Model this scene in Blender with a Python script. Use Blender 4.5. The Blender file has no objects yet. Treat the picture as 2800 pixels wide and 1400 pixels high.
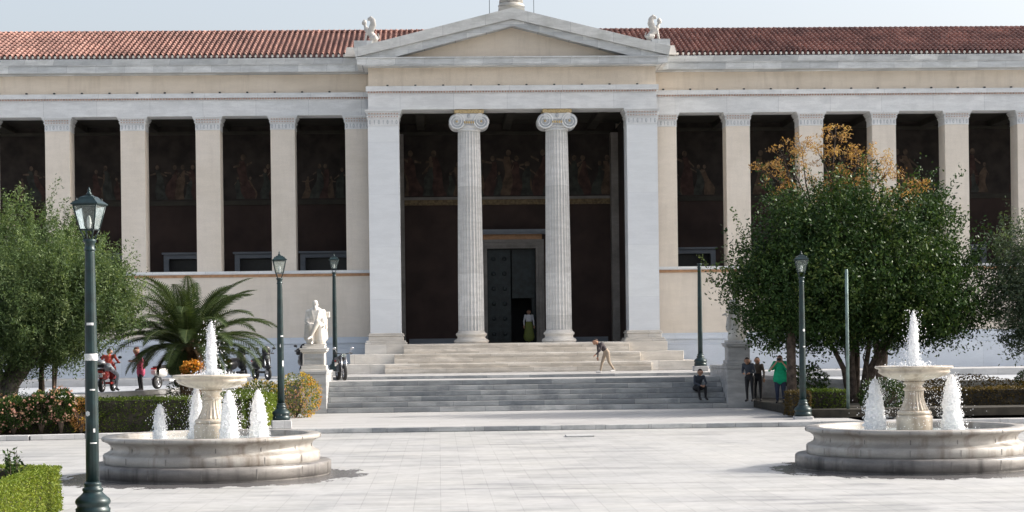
import bpy, bmesh, math, random
import numpy as np
from mathutils import Vector, Matrix, noise as mn
R = math.radians
random.seed(7); rng = np.random.default_rng(11)
sc = bpy.context.scene
COL = sc.collection

# ------------------------------------------------------------ camera, sky, sun
cam_d = bpy.data.cameras.new("camera"); cam = bpy.data.objects.new("camera", cam_d); COL.objects.link(cam)
cam_d.sensor_width = 36; cam_d.lens = 36 * 5000 / 2800
cam_d.shift_y = 240 / 2800
cam_d.clip_end = 3000
YAW = .04; ROLL = .0125
cam.location = (0, 0, 2.65)
cam.matrix_world = Matrix.Translation((0, 0, 2.65)) @ Matrix.Rotation(-YAW, 4, 'Z') @ Matrix.Rotation(R(90), 4, 'X') @ Matrix.Rotation(-ROLL, 4, 'Z')
sc.camera = cam
SUN_EL = R(33); SUN_ROT = R(84)
w = bpy.data.worlds.new("World"); sc.world = w; w.use_nodes = True
wn = w.node_tree; bg = wn.nodes['Background']
sky = wn.nodes.new('ShaderNodeTexSky'); sky.sky_type = 'NISHITA'; sky.sun_disc = False
sky.sun_elevation = SUN_EL; sky.sun_rotation = SUN_ROT; sky.air_density = 1.0; sky.dust_density = 5.6; sky.ozone_density = 0.6; sky.altitude = 100
hsv = wn.nodes.new('ShaderNodeHueSaturation'); hsv.inputs['Saturation'].default_value = .55; hsv.inputs['Value'].default_value = .86
wn.links.new(sky.outputs[0], hsv.inputs['Color']); wn.links.new(hsv.outputs[0], bg.inputs[0]); bg.inputs[1].default_value = 0.15
sd = bpy.data.lights.new("sun", 'SUN'); sd.energy = 2.0; sd.angle = R(.5); sd.color = (1, .95, .87)
so = bpy.data.objects.new("sun", sd); COL.objects.link(so)
sv = Vector((math.sin(SUN_ROT) * math.cos(SUN_EL), math.cos(SUN_ROT) * math.cos(SUN_EL), math.sin(SUN_EL)))
so.rotation_mode = 'QUATERNION'; so.rotation_quaternion = sv.to_track_quat('Z', 'Y'); so.location = (60, 10, 40)
sc.view_settings.view_transform = 'Standard'; sc.view_settings.look = 'None'
sc.view_settings.exposure = 1.08; sc.view_settings.gamma = 1

# ------------------------------------------------------------ helpers
class MB:
    def __init__(s): s.v = []; s.f = []; s.m = []; s.sm = []
    def add(s, vs, fs, mi=0, smooth=False):
        o = len(s.v); s.v += [tuple(p) for p in vs]
        for f in fs: s.f.append(tuple(i + o for i in f)); s.m.append(mi); s.sm.append(smooth)
        return s
    def box(s, x0, x1, y0, y1, z0, z1, mi=0):
        return s.add([(x0,y0,z0),(x1,y0,z0),(x1,y1,z0),(x0,y1,z0),(x0,y0,z1),(x1,y0,z1),(x1,y1,z1),(x0,y1,z1)],
            [(0,3,2,1),(4,5,6,7),(0,1,5,4),(1,2,6,5),(2,3,7,6),(3,0,4,7)], mi)
    def obox(s, c, sx, sy, sz, rz=0, rx=0, ry=0, mi=0, taper=1.0):
        M = Matrix.Translation(c) @ Matrix.Rotation(rz,4,'Z') @ Matrix.Rotation(ry,4,'Y') @ Matrix.Rotation(rx,4,'X')
        vs = []
        for z in (-.5,.5):
            t = 1 if z < 0 else taper
            for x,y in ((-.5,-.5),(.5,-.5),(.5,.5),(-.5,.5)): vs.append(M @ Vector((x*sx*t, y*sy*t, z*sz)))
        return s.add(vs, [(0,3,2,1),(4,5,6,7),(0,1,5,4),(1,2,6,5),(2,3,7,6),(3,0,4,7)], mi)
    def prism(s, poly, y0, y1, mi=0):      # poly in x,z ; extruded along y
        n = len(poly)
        vs = [(x,y0,z) for x,z in poly] + [(x,y1,z) for x,z in poly]
        fs = [tuple(range(n)), tuple(range(2*n-1, n-1, -1))] + [(i, i+n, (i+1)%n+n, (i+1)%n) for i in range(n)]
        return s.add(vs, fs, mi)
    def prismx(s, poly, x0, x1, mi=0):     # poly in y,z ; extruded along x
        n = len(poly)
        vs = [(x0,y,z) for y,z in poly] + [(x1,y,z) for y,z in poly]
        fs = [tuple(range(n-1,-1,-1)), tuple(range(n, 2*n))] + [(i, (i+1)%n, (i+1)%n+n, i+n) for i in range(n)]
        return s.add(vs, fs, mi)
    def prismz(s, poly, z0, z1, mi=0):     # poly in x,y
        n = len(poly)
        vs = [(x,y,z0) for x,y in poly] + [(x,y,z1) for x,y in poly]
        fs = [tuple(range(n-1,-1,-1)), tuple(range(n, 2*n))] + [(i, (i+1)%n, (i+1)%n+n, i+n) for i in range(n)]
        return s.add(vs, fs, mi)
    def lathe(s, prof, c=(0,0,0), seg=32, mi=0, mod=None, smooth=True, cap=True, M=None):
        vs = []; 
        for (r,z) in prof:
            for k in range(seg):
                a = 2*math.pi*k/seg; rr = r if mod is None else mod(r,z,a)
                p = Vector((rr*math.cos(a), rr*math.sin(a), z))
                if M is not None: p = M @ p
                vs.append((p[0]+c[0], p[1]+c[1], p[2]+c[2]))
        fs = []
        for i in range(len(prof)-1):
            for k in range(seg):
                k2 = (k+1)%seg
                fs.append((i*seg+k, i*seg+k2, (i+1)*seg+k2, (i+1)*seg+k))
        if cap:
            fs.append(tuple(range(seg-1,-1,-1))); fs.append(tuple(range((len(prof)-1)*seg, len(prof)*seg)))
        return s.add(vs, fs, mi, smooth)
    def tube(s, pts, rad, seg=8, mi=0, smooth=True):
        pts = [Vector(p) for p in pts]; n = len(pts)
        if not hasattr(rad, '__len__'): rad = [rad]*n
        vs = []; up = Vector((0.13,0.21,1))
        for i,p in enumerate(pts):
            d = (pts[min(i+1,n-1)] - pts[max(i-1,0)]).normalized()
            a = d.cross(up)
            if a.length < .1: a = d.cross(Vector((1,0,0)))
            a.normalize(); b = d.cross(a)
            for k in range(seg):
                t = 2*math.pi*k/seg; vs.append(p + (a*math.cos(t) + b*math.sin(t))*rad[i])
        fs = [(i*seg+k, (i+1)*seg+k, (i+1)*seg+(k+1)%seg, i*seg+(k+1)%seg) for i in range(n-1) for k in range(seg)]
        fs.append(tuple(range(seg))); fs.append(tuple(range(n*seg-1, (n-1)*seg-1, -1)))
        return s.add(vs, fs, mi, smooth)
    def ell(s, c, rx, ry, rz, seg=12, rings=8, mi=0, M=None, jit=0):
        vs = []; fs = []
        for i in range(rings+1):
            t = math.pi*i/rings
            for k in range(seg):
                a = 2*math.pi*k/seg; j = 1 + (random.uniform(-jit,jit) if jit else 0)
                p = Vector((rx*math.sin(t)*math.cos(a)*j, ry*math.sin(t)*math.sin(a)*j, rz*math.cos(t)*j))
                if M is not None: p = M @ p
                vs.append((p[0]+c[0], p[1]+c[1], p[2]+c[2]))
        for i in range(rings):
            for k in range(seg): fs.append((i*seg+k, (i+1)*seg+k, (i+1)*seg+(k+1)%seg, i*seg+(k+1)%seg))
        return s.add(vs, fs, mi, True)
    def build(s, name, mats, parent=None, bevel=0, merge=False):
        me = bpy.data.meshes.new(name); me.from_pydata(s.v, [], s.f)
        if not isinstance(mats, (list,tuple)): mats = [mats]
        for m in mats: me.materials.append(m)
        me.polygons.foreach_set('material_index', s.m); me.polygons.foreach_set('use_smooth', s.sm)
        if bevel or merge:
            bm = bmesh.new(); bm.from_mesh(me)
            if merge: bmesh.ops.remove_doubles(bm, verts=bm.verts, dist=1e-5)
            if bevel:
                es = [e for e in bm.edges if len(e.link_faces)==2 and not e.smooth is False and e.calc_face_angle(0) > .6]
                bmesh.ops.bevel(bm, geom=es, offset=bevel, segments=1, affect='EDGES', clamp_overlap=True)
            bm.to_mesh(me); bm.free()
        me.update()
        o = bpy.data.objects.new(name, me); COL.objects.link(o)
        if parent: o.parent = parent
        return o

def tag(o, label=None, cat=None, group=None, kind=None):
    if label: o['label'] = label
    if cat: o['category'] = cat
    if group: o['group'] = group
    if kind: o['kind'] = kind
    return o
def empty(name, loc=(0,0,0), rz=0, **k):
    o = bpy.data.objects.new(name, None); COL.objects.link(o); o.location = loc; o.rotation_euler = (0,0,rz); o.empty_display_size = .3
    return tag(o, **k)
def copy_tree(o, parent=None):
    c = o.copy(); COL.objects.link(c)
    if parent: c.parent = parent
    for ch in list(o.children): copy_tree(ch, c)
    return c

# ------------------------------------------------------------ materials
def nt(name):
    m = bpy.data.materials.new(name); m.use_nodes = True; t = m.node_tree
    return m, t, t.nodes['Principled BSDF'], t.nodes, t.links
def ramp(N, stops):
    r = N.new('ShaderNodeValToRGB'); e = r.color_ramp.elements
    while len(e) < len(stops): e.new(.5)
    for i,(p,c) in enumerate(stops): e[i].position = p; e[i].color = (*c, 1) if len(c)==3 else c
    return r
def mixc(N, L, a, b, fac, mode='MIX'):
    m = N.new('ShaderNodeMix'); m.data_type = 'RGBA'; m.blend_type = mode
    for sk, v in ((m.inputs[0], fac), (m.inputs[6], a), (m.inputs[7], b)):
        if hasattr(v, 'is_linked') or isinstance(v, bpy.types.NodeSocket): L.new(v, sk)
        elif isinstance(v, (int,float)): sk.default_value = v
        else: sk.default_value = (*v, 1)
    return m.outputs[2]
def coords(N, L, mode='xz', scale=1):
    tc = N.new('ShaderNodeNewGeometry'); sp = N.new('ShaderNodeSeparateXYZ'); L.new(tc.outputs['Position'], sp.inputs[0])
    cb = N.new('ShaderNodeCombineXYZ')
    if mode == 'xz':
        ad = N.new('ShaderNodeMath'); ad.operation = 'ADD'; L.new(sp.outputs[0], ad.inputs[0]); L.new(sp.outputs[1], ad.inputs[1])
        L.new(ad.outputs[0], cb.inputs[0]); L.new(sp.outputs[2], cb.inputs[1])
    elif mode == 'yx': L.new(sp.outputs[1], cb.inputs[0]); L.new(sp.outputs[0], cb.inputs[1])
    elif mode == 'xy': L.new(sp.outputs[0], cb.inputs[0]); L.new(sp.outputs[1], cb.inputs[1])
    return cb.outputs[0], tc.outputs['Position']
def noisen(N, L, vec, scale, detail=4, rough=.55, sc3=None):
    if sc3:
        mp = N.new('ShaderNodeMapping'); mp.inputs['Scale'].default_value = sc3; L.new(vec, mp.inputs[0]); vec = mp.outputs[0]
    n = N.new('ShaderNodeTexNoise'); n.inputs['Scale'].default_value = scale; n.inputs['Detail'].default_value = detail; n.inputs['Roughness'].default_value = rough
    L.new(vec, n.inputs['Vector']); return n.outputs['Fac']
def stone(name, c1, c2, joint=None, bw=1.2, bh=.5, mode='xz', stain=(.35,.33,.30), st=.25, rough=.6, vein=.15, streak=False, mort=.006, bump=.15, off=(0,0,0)):
    m, t, P, N, L = nt(name)
    v2, pos = coords(N, L, mode)
    if off != (0,0,0):
        mp = N.new('ShaderNodeMapping'); mp.inputs['Location'].default_value = off; L.new(v2, mp.inputs[0]); v2 = mp.outputs[0]
    if joint:
        b = N.new('ShaderNodeTexBrick'); L.new(v2, b.inputs['Vector']); b.inputs['Scale'].default_value = 1
        b.inputs['Brick Width'].default_value = bw; b.inputs['Row Height'].default_value = bh; b.inputs['Mortar Size'].default_value = mort
        b.inputs['Mortar Smooth'].default_value = .3; b.inputs['Color1'].default_value = (*c1,1); b.inputs['Color2'].default_value = (*c2,1); b.inputs['Mortar'].default_value = (*joint,1)
        col = b.outputs['Color']; fac = b.outputs['Fac']
    else:
        n0 = noisen(N, L, pos, .6, 3); r0 = ramp(N, [(.35,c1),(.65,c2)]); L.new(n0, r0.inputs[0]); col = r0.outputs[0]; fac = None
    # veins / cloudy marble
    nv = noisen(N, L, pos, 2.2, 8, .65, (.5,1,2.2)); rv = ramp(N, [(.42,(1-vein,)*3),(.6,(1,1,1))]); L.new(nv, rv.inputs[0])
    col = mixc(N, L, col, rv.outputs[0], 1.0, 'MULTIPLY')
    ns = noisen(N, L, pos, 1.3, 6, .6, (2.5,2.5,.35) if streak else None); rs = ramp(N, [(.5,(0,0,0)),(.72,(1,1,1))]); L.new(ns, rs.inputs[0])
    mm = N.new('ShaderNodeMath'); mm.operation='MULTIPLY'; mm.inputs[1].default_value = st; L.new(rs.outputs[0], mm.inputs[0])
    col = mixc(N, L, col, stain, mm.outputs[0])
    nf = noisen(N, L, pos, 38, 3); rf = ramp(N, [(.3,(.92,.92,.92)),(.7,(1.04,1.04,1.04))]); L.new(nf, rf.inputs[0])
    col = mixc(N, L, col, rf.outputs[0], 1.0, 'MULTIPLY')
    L.new(col, P.inputs['Base Color']); P.inputs['Roughness'].default_value = rough
    bp = N.new('ShaderNodeBump'); bp.inputs['Strength'].default_value = bump; bp.inputs['Distance'].default_value = .02
    nb = noisen(N, L, pos, 12, 5); L.new(nb, bp.inputs['Height']); L.new(bp.outputs[0], P.inputs['Normal'])
    return m
def plain(name, c, rough=.5, metal=0, var=.15, scale=8, bump=0, spec=None, c2=None):
    m, t, P, N, L = nt(name)
    g = N.new('ShaderNodeNewGeometry'); n = noisen(N, L, g.outputs['Position'], scale, 4)
    a = tuple(x*(1-var) for x in c); b = c2 or tuple(min(1,x*(1+var)) for x in c)
    r = ramp(N, [(.35,a),(.65,b)]); L.new(n, r.inputs[0]); L.new(r.outputs[0], P.inputs['Base Color'])
    P.inputs['Roughness'].default_value = rough; P.inputs['Metallic'].default_value = metal
    if spec is not None: P.inputs['Specular IOR Level'].default_value = spec
    if bump:
        bp = N.new('ShaderNodeBump'); bp.inputs['Strength'].default_value = bump; bp.inputs['Distance'].default_value = .02
        nb = noisen(N, L, g.outputs['Position'], scale*4, 4); L.new(nb, bp.inputs['Height']); L.new(bp.outputs[0], P.inputs['Normal'])
    return m
def leafm(name, stops, trans=.35, rough=.5):
    m, t, P, N, L = nt(name)
    a = N.new('ShaderNodeAttribute'); a.attribute_name = 'tone'
    r = ramp(N, stops); L.new(a.outputs['Fac'], r.inputs[0])
    L.new(r.outputs[0], P.inputs['Base Color']); P.inputs['Roughness'].default_value = rough; P.inputs['Specular IOR Level'].default_value = .15
    tr = N.new('ShaderNodeBsdfTranslucent'); mb = mixc(N, L, r.outputs[0], (1.0,1.0,.45), 1.0, 'MULTIPLY'); L.new(mb, tr.inputs[0])
    ms = N.new('ShaderNodeMixShader'); ms.inputs[0].default_value = trans
    L.new(P.outputs[0], ms.inputs[1]); L.new(tr.outputs[0], ms.inputs[2]); L.new(ms.outputs[0], N['Material Output'].inputs[0])
    return m

M = {}
M['marble'] = stone('pale_marble', (.73,.74,.74), (.83,.83,.82), joint=(.40,.41,.42), bw=2.4, bh=3.0, stain=(.50,.51,.52), st=.35, vein=.13)
M['marble_geison'] = stone('weathered_marble', (.50,.52,.53), (.76,.77,.76), joint=(.34,.35,.36), bw=1.3, bh=.36, stain=(.34,.35,.34), st=.4, vein=.2, off=(.3,.02,0))
M['marble_rake'] = stone('lichened_marble', (.58,.59,.57), (.70,.70,.68), joint=(.30,.31,.31), bw=1.9, bh=9, stain=(.36,.37,.34), st=.5, vein=.18)
M['marble_pil'] = stone('pilaster_marble', (.73,.75,.77), (.77,.79,.80), joint=(.62,.64,.66), bw=60, bh=2.35, stain=(.62,.63,.63), st=.15, vein=.05, bump=.05)
M['marble_col'] = stone('column_marble', (.60,.59,.57), (.74,.73,.71), joint=(.45,.44,.42), bw=60, bh=1.95, stain=(.42,.40,.37), st=.35, vein=.14, streak=True)
M['marble_base'] = stone('warm_marble', (.70,.65,.58), (.80,.76,.70), joint=(.42,.38,.33), bw=2.1, bh=3.3, stain=(.46,.41,.35), st=.35, vein=.15)
M['step_warm'] = stone('warm_step_marble', (.62,.56,.48), (.77,.71,.63), joint=(.40,.35,.29), bw=1.9, bh=.217, stain=(.42,.37,.31), st=.5, vein=.25, off=(.2,.045,0))
M['step_grey'] = stone('grey_step_marble', (.30,.315,.325), (.55,.55,.54), joint=(.20,.20,.20), bw=1.7, bh=.19, stain=(.15,.165,.18), st=.85, vein=.25, off=(0,.04,0))
M['plinth'] = stone('blue_grey_plinth_marble', (.60,.65,.72), (.66,.71,.77), joint=(.48,.52,.57), bw=2.2, bh=2.6, stain=(.5,.53,.57), st=.2, vein=.05, bump=.05)
M['cream'] = stone('cream_plaster', (.74,.64,.52), (.79,.69,.57), stain=(.50,.42,.33), st=.35, vein=.05, streak=True, rough=.85, bump=.05)
M['cream_grey'] = stone('greyed_cream_plaster', (.72,.645,.55), (.77,.695,.605), stain=(.55,.49,.42), st=.28, vein=.05, streak=True, rough=.85, bump=.05)
M['pedestal'] = stone('grey_veined_marble', (.42,.42,.42), (.56,.56,.55), stain=(.28,.28,.29), st=.45, vein=.25)
M['sphinx'] = stone('weathered_sphinx_marble', (.48,.46,.43), (.60,.57,.53), stain=(.35,.34,.32), st=.4, vein=.15)
M['statue'] = stone('statue_marble', (.70,.64,.56), (.80,.76,.70), stain=(.45,.40,.34), st=.4, vein=.1)
M['statue_old'] = stone('grey_statue_marble', (.45,.43,.39), (.62,.60,.55), stain=(.28,.27,.25), st=.5, vein=.15)
M['fount'] = stone('basin_marble', (.33,.31,.285), (.46,.435,.40), stain=(.14,.105,.075), st=.85, vein=.2, streak=True, rough=.45)
M['fount_dark'] = stone('damp_plinth_marble', (.15,.14,.135), (.29,.27,.25), stain=(.04,.036,.033), st=.9, vein=.3, streak=True, rough=.4)
M['bowl'] = stone('bowl_marble', (.60,.52,.42), (.74,.66,.55), stain=(.22,.16,.11), st=.8, vein=.2, streak=True, rough=.4)
M['kerb'] = stone('kerb_marble', (.50,.50,.50), (.62,.61,.60), joint=(.3,.3,.3), bw=1.1, bh=.8, mode='xz', stain=(.35,.35,.35), st=.35)
M['gold_d'] = plain('tarnished_gilding', (.17,.12,.06), .6, .2, var=.4, scale=9)
M['gold'] = plain('dull_gold', (.50,.38,.20), .5, .2, var=.3, scale=14)
M['brown_band'] = plain('ochre_band', (.42,.24,.13), .8, var=.15, scale=5)
M['dentil'] = plain('reddish_bead', (.52,.37,.31), .7, var=.3, scale=20)
M['ovolo'] = plain('greyed_ornament', (.42,.44,.46), .7, var=.15, scale=20)
M['iron'] = plain('dark_green_iron', (.007,.024,.026), .38, .2, var=.35, scale=6, spec=.6)
M['iron_l'] = plain('green_grey_pole', (.16,.22,.21), .45, .3, var=.3, scale=5)
M['sticker'] = plain('paper_sticker', (.7,.7,.7), .8, var=.15, scale=40)
M['black'] = plain('black_plastic', (.012,.012,.014), .3, var=.2)
M['rubber'] = plain('tyre_rubber', (.018,.018,.018), .8, var=.2)
M['chrome'] = plain('brushed_metal', (.5,.5,.52), .25, .9, var=.1)
M['white_p'] = plain('white_paint', (.75,.74,.72), .25, var=.04)
M['silver_p'] = plain('silver_paint', (.42,.43,.45), .3, .4, var=.06)
M['red_l'] = plain('red_plastic', (.55,.05,.025), .3, var=.1)
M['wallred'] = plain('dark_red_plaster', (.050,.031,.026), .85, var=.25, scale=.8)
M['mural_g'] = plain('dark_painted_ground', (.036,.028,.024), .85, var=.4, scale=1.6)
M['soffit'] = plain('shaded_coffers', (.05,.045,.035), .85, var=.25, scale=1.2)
M['door'] = plain('dark_green_door', (.010,.017,.019), .4, .2, var=.5, scale=4)
M['frame_m'] = stone('door_frame_marble', (.24,.22,.20), (.32,.295,.27), stain=(.08,.07,.06), st=.5)
M['frame_w'] = stone('window_frame_marble', (.21,.235,.27), (.26,.285,.32), stain=(.16,.17,.19), st=.3)
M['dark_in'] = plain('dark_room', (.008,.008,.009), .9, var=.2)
M['bark'] = plain('bark', (.075,.055,.042), .95, var=.5, scale=7, bump=.8)
M['barkl'] = plain('grey_bark', (.12,.105,.09), .95, var=.5, scale=7, bump=.8)
M['soil'] = plain('dark_soil', (.035,.030,.022), .95, var=.4, scale=3, bump=.5)
M['olive'] = leafm('olive_leaves', [(0,(.04,.065,.03)),(.45,(.09,.14,.055)),(.85,(.16,.21,.09)),(1,(.22,.27,.14))])
M['olive2'] = leafm('grey_olive_leaves', [(0,(.045,.07,.045)),(.5,(.085,.12,.075)),(1,(.15,.19,.13))])
M['citrus'] = leafm('glossy_green_leaves', [(0,(.015,.036,.012)),(.5,(.036,.072,.020)),(.9,(.085,.13,.032)),(1,(.15,.19,.06))], .18, .38)
M['autumn'] = leafm('autumn_leaves', [(0,(.18,.09,.04)),(.5,(.42,.24,.10)),(1,(.54,.37,.17))], .4)
M['hedge'] = leafm('hedge_leaves', [(0,(.03,.055,.012)),(.5,(.075,.115,.02)),(1,(.15,.19,.035))])
M['hedge_b'] = leafm('yellow_green_hedge_leaves', [(0,(.06,.10,.015)),(.5,(.17,.23,.035)),(1,(.33,.36,.08))])
M['hedge_b2'] = leafm('yellowish_bush_leaves', [(0,(.05,.08,.012)),(.5,(.12,.16,.025)),(1,(.28,.28,.05))])
M['hedge_r'] = leafm('russet_hedge_leaves', [(0,(.045,.035,.015)),(.5,(.09,.065,.025)),(1,(.15,.10,.04))])
M['rust'] = leafm('rust_leaves', [(0,(.12,.06,.02)),(.5,(.30,.15,.05)),(1,(.42,.26,.10))])
M['petal_p'] = leafm('pale_pink_petals', [(0,(.38,.16,.13)),(.5,(.52,.30,.24)),(1,(.60,.44,.33))])
M['petal_o'] = leafm('orange_petals', [(0,(.48,.15,.03)),(.5,(.66,.29,.05)),(1,(.70,.42,.09))])
M['petal_y'] = leafm('amber_petals', [(0,(.36,.22,.04)),(.5,(.52,.36,.06)),(1,(.60,.46,.12))])
M['palmleaf'] = leafm('palm_leaflets', [(0,(.035,.06,.025)),(.6,(.07,.10,.04)),(1,(.14,.17,.07))], .25, .35)
M['palmdry'] = plain('dry_palm_fibre', (.13,.085,.045), .95, var=.5, scale=9, bump=.8)

def gl(name):
    m, t, P, N, L = nt(name)
    P.inputs['Base Color'].default_value = (.9,.95,.93,1); P.inputs['Roughness'].default_value = .12; P.inputs['Transmission Weight'].default_value = .85; P.inputs['IOR'].default_value = 1.1
    g = N.new('ShaderNodeNewGeometry'); n = noisen(N, L, g.outputs['Position'], 22, 4); r = ramp(N, [(.4,(.55,.62,.58)),(.65,(.9,.95,.93))]); L.new(n, r.inputs[0]); L.new(r.outputs[0], P.inputs['Base Color'])
    return m
M['glass'] = gl('lantern_glass')
def foam():
    m, t, P, N, L = nt('white_foaming_water')
    g = N.new('ShaderNodeNewGeometry'); n = noisen(N, L, g.outputs['Position'], 14, 6, .7, (1,1,.45)); r = ramp(N, [(.3,(.86,.89,.91)),(.6,(.97,.98,.98))]); L.new(n, r.inputs[0]); L.new(r.outputs[0], P.inputs['Base Color'])
    P.inputs['Roughness'].default_value = .5; P.inputs['Specular IOR Level'].default_value = .3
    P.inputs['Subsurface Weight'].default_value = 1; P.inputs['Subsurface Radius'].default_value = (1,1,1); P.inputs['Subsurface Scale'].default_value = .12
    tl = N.new('ShaderNodeBsdfTranslucent'); tl.inputs[0].default_value = (.98,.98,1,1)
    a = N.new('ShaderNodeMixShader'); a.inputs[0].default_value = .35; L.new(P.outputs[0], a.inputs[1]); L.new(tl.outputs[0], a.inputs[2])
    L.new(a.outputs[0], N['Material Output'].inputs[0]); return m
M['foam'] = foam()
def drops():
    m, t, P, N, L = nt('water_drops'); P.inputs['Roughness'].default_value = .25
    n = noisen(N, L, N.new('ShaderNodeNewGeometry').outputs['Position'], 5); r = ramp(N, [(.3,(.93,.94,.95)),(.7,(.98,.98,.98))]); L.new(n, r.inputs[0]); L.new(r.outputs[0], P.inputs['Base Color'])
    tl = N.new('ShaderNodeBsdfTranslucent'); tl.inputs[0].default_value = (.98,.98,1,1); ms = N.new('ShaderNodeMixShader'); ms.inputs[0].default_value = .5
    L.new(P.outputs[0], ms.inputs[1]); L.new(tl.outputs[0], ms.inputs[2]); L.new(ms.outputs[0], N['Material Output'].inputs[0])
    return m
M['drops'] = drops()
def waterm():
    m, t, P, N, L = nt('basin_water'); P.inputs['Base Color'].default_value = (.35,.42,.42,1); P.inputs['Roughness'].default_value = .08
    g = N.new('ShaderNodeNewGeometry'); bp = N.new('ShaderNodeBump'); bp.inputs['Strength'].default_value = .5; bp.inputs['Distance'].default_value = .05
    n = noisen(N, L, g.outputs['Position'], 9, 3); L.new(n, bp.inputs['Height']); L.new(bp.outputs[0], P.inputs['Normal'])
    r = ramp(N, [(.4,(.35,.42,.42)),(.62,(.75,.8,.8))]); L.new(n, r.inputs[0]); L.new(r.outputs[0], P.inputs['Base Color'])
    return m
M['water'] = waterm()
def paving():
    m, t, P, N, L = nt('marble_paving')
    v2, pos = coords(N, L, 'yx')
    b = N.new('ShaderNodeTexBrick'); L.new(v2, b.inputs['Vector']); b.inputs['Scale'].default_value = 1
    b.inputs['Brick Width'].default_value = .72; b.inputs['Row Height'].default_value = .44; b.inputs['Mortar Size'].default_value = .008; b.inputs['Mortar Smooth'].default_value = .4
    b.inputs['Color1'].default_value = (.43,.43,.42,1); b.inputs['Color2'].default_value = (.475,.47,.46,1); b.inputs['Mortar'].default_value = (.33,.325,.32,1)
    col = b.outputs['Color']
    n1 = noisen(N, L, pos, .35, 6, .6); r1 = ramp(N, [(.4,(.88,.88,.89)),(.6,(1.03,1.02,1.0))]); L.new(n1, r1.inputs[0]); col = mixc(N, L, col, r1.outputs[0], 1.0, 'MULTIPLY')
    n3 = noisen(N, L, pos, 1.0, 7, .65, (.22,1.5,1)); r3 = ramp(N, [(.34,(.58,.59,.61)),(.44,(.86,.86,.86)),(.55,(1,1,1))]); L.new(n3, r3.inputs[0]); col = mixc(N, L, col, r3.outputs[0], 1.0, 'MULTIPLY')
    n4 = noisen(N, L, pos, .55, 5, .6); r4 = ramp(N, [(.50,(0,0,0)),(.62,(.85,.85,.85))]); L.new(n4, r4.inputs[0]); col = mixc(N, L, col, (.46,.455,.445), r4.outputs[0])
    n2 = noisen(N, L, pos, 3.5, 8, .7); r2 = ramp(N, [(.35,(.85,.85,.85)),(.6,(1,1,1))]); L.new(n2, r2.inputs[0]); col = mixc(N, L, col, r2.outputs[0], 1.0, 'MULTIPLY')
    # damp trails spreading from the two fountains
    wet = None
    for cx, cy in ((-4.72,38.1),(9.9,37.5)):
        d = N.new('ShaderNodeVectorMath'); d.operation = 'DISTANCE'; d.inputs[1].default_value = (cx,cy-.3,0); L.new(pos, d.inputs[0])
        mr = N.new('ShaderNodeMapRange'); mr.inputs['From Min'].default_value = 2.3; mr.inputs['From Max'].default_value = 4.7; mr.inputs['To Min'].default_value = 1; mr.inputs['To Max'].default_value = 0; L.new(d.outputs['Value'], mr.inputs[0])
        if wet is None: wet = mr.outputs[0]
        else:
            a = N.new('ShaderNodeMath'); a.operation = 'MAXIMUM'; L.new(wet, a.inputs[0]); L.new(mr.outputs[0], a.inputs[1]); wet = a.outputs[0]
    nw = noisen(N, L, pos, 1.5, 7, .68, (1.7,.7,1))
    s1 = N.new('ShaderNodeMath'); s1.operation = 'ADD'; L.new(wet, s1.inputs[0]); L.new(nw, s1.inputs[1])
    rw = ramp(N, [(.97,(0,0,0)),(1.0,(1,1,1))]); s2 = N.new('ShaderNodeMath'); s2.operation = 'MULTIPLY'; s2.inputs[1].default_value = .85; L.new(s1.outputs[0], s2.inputs[0]); L.new(s2.outputs[0], rw.inputs[0])
    col2 = mixc(N, L, col, (.13,.125,.125), rw.outputs[0]); L.new(col2, P.inputs['Base Color'])
    rr = N.new('ShaderNodeMapRange'); rr.inputs['To Min'].default_value = .55; rr.inputs['To Max'].default_value = .22; L.new(rw.outputs[0], rr.inputs[0]); L.new(rr.outputs[0], P.inputs['Roughness'])
    bp = N.new('ShaderNodeBump'); bp.inputs['Strength'].default_value = .15; bp.inputs['Distance'].default_value = .01; L.new(n2, bp.inputs['Height']); L.new(bp.outputs[0], P.inputs['Normal'])
    return m
M['paving'] = paving()
M['landing'] = stone('landing_marble', (.43,.42,.41), (.49,.48,.47), joint=(.38,.37,.36), bw=1.6, bh=.9, mode='xy', stain=(.44,.44,.43), st=.3, vein=.1)
M['street'] = plain('pale_asphalt', (.40,.42,.45), .85, var=.08, scale=2.5)
# ------------------------------------------------------------ ground, landing, terrace, streets
CX = 3.45
g = MB().add([(-400,-60,0),(400,-60,0),(400,500,0),(-400,500,0)], [(0,1,2,3)]).build('plaza_ground', M['paving']); tag(g, kind='structure')
g = MB().box(-5.6,13.0,55.76,70.5,.004,.15).build('landing', M['landing'], bevel=.01); tag(g, kind='structure')
mb = MB()
for i in range(14): mb.box(-5.6+i*1.33,-5.6+i*1.33+1.322,55.60,55.757,.004,.148+random.uniform(-.004,.004))
g = mb.build('landing_edge', M['step_grey'], bevel=.012); tag(g,'low marble step edging the pale landing, its riser shade painted in as dark grey','step')  # shade of the landing riser is put into the colour with darker marble
# terrace: upper level, with a small step
g = MB(); g.box(-4.18,10.75,69.98,73.0,.15,1.292); g.build('terrace', M['landing']); tag(bpy.data.objects['terrace'], kind='structure')
g = MB().box(-4.17,12.4,72.9,72.999,1.294,1.409).build('terrace_edge', M['step_grey']); tag(g,'single low grey marble step along the terrace below the portico stairs','step')
g = MB().box(-5.2,12.5,73.0,83.8,.0,1.41).build('upper_terrace', M['landing'], bevel=.01); tag(g, kind='structure')
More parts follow.
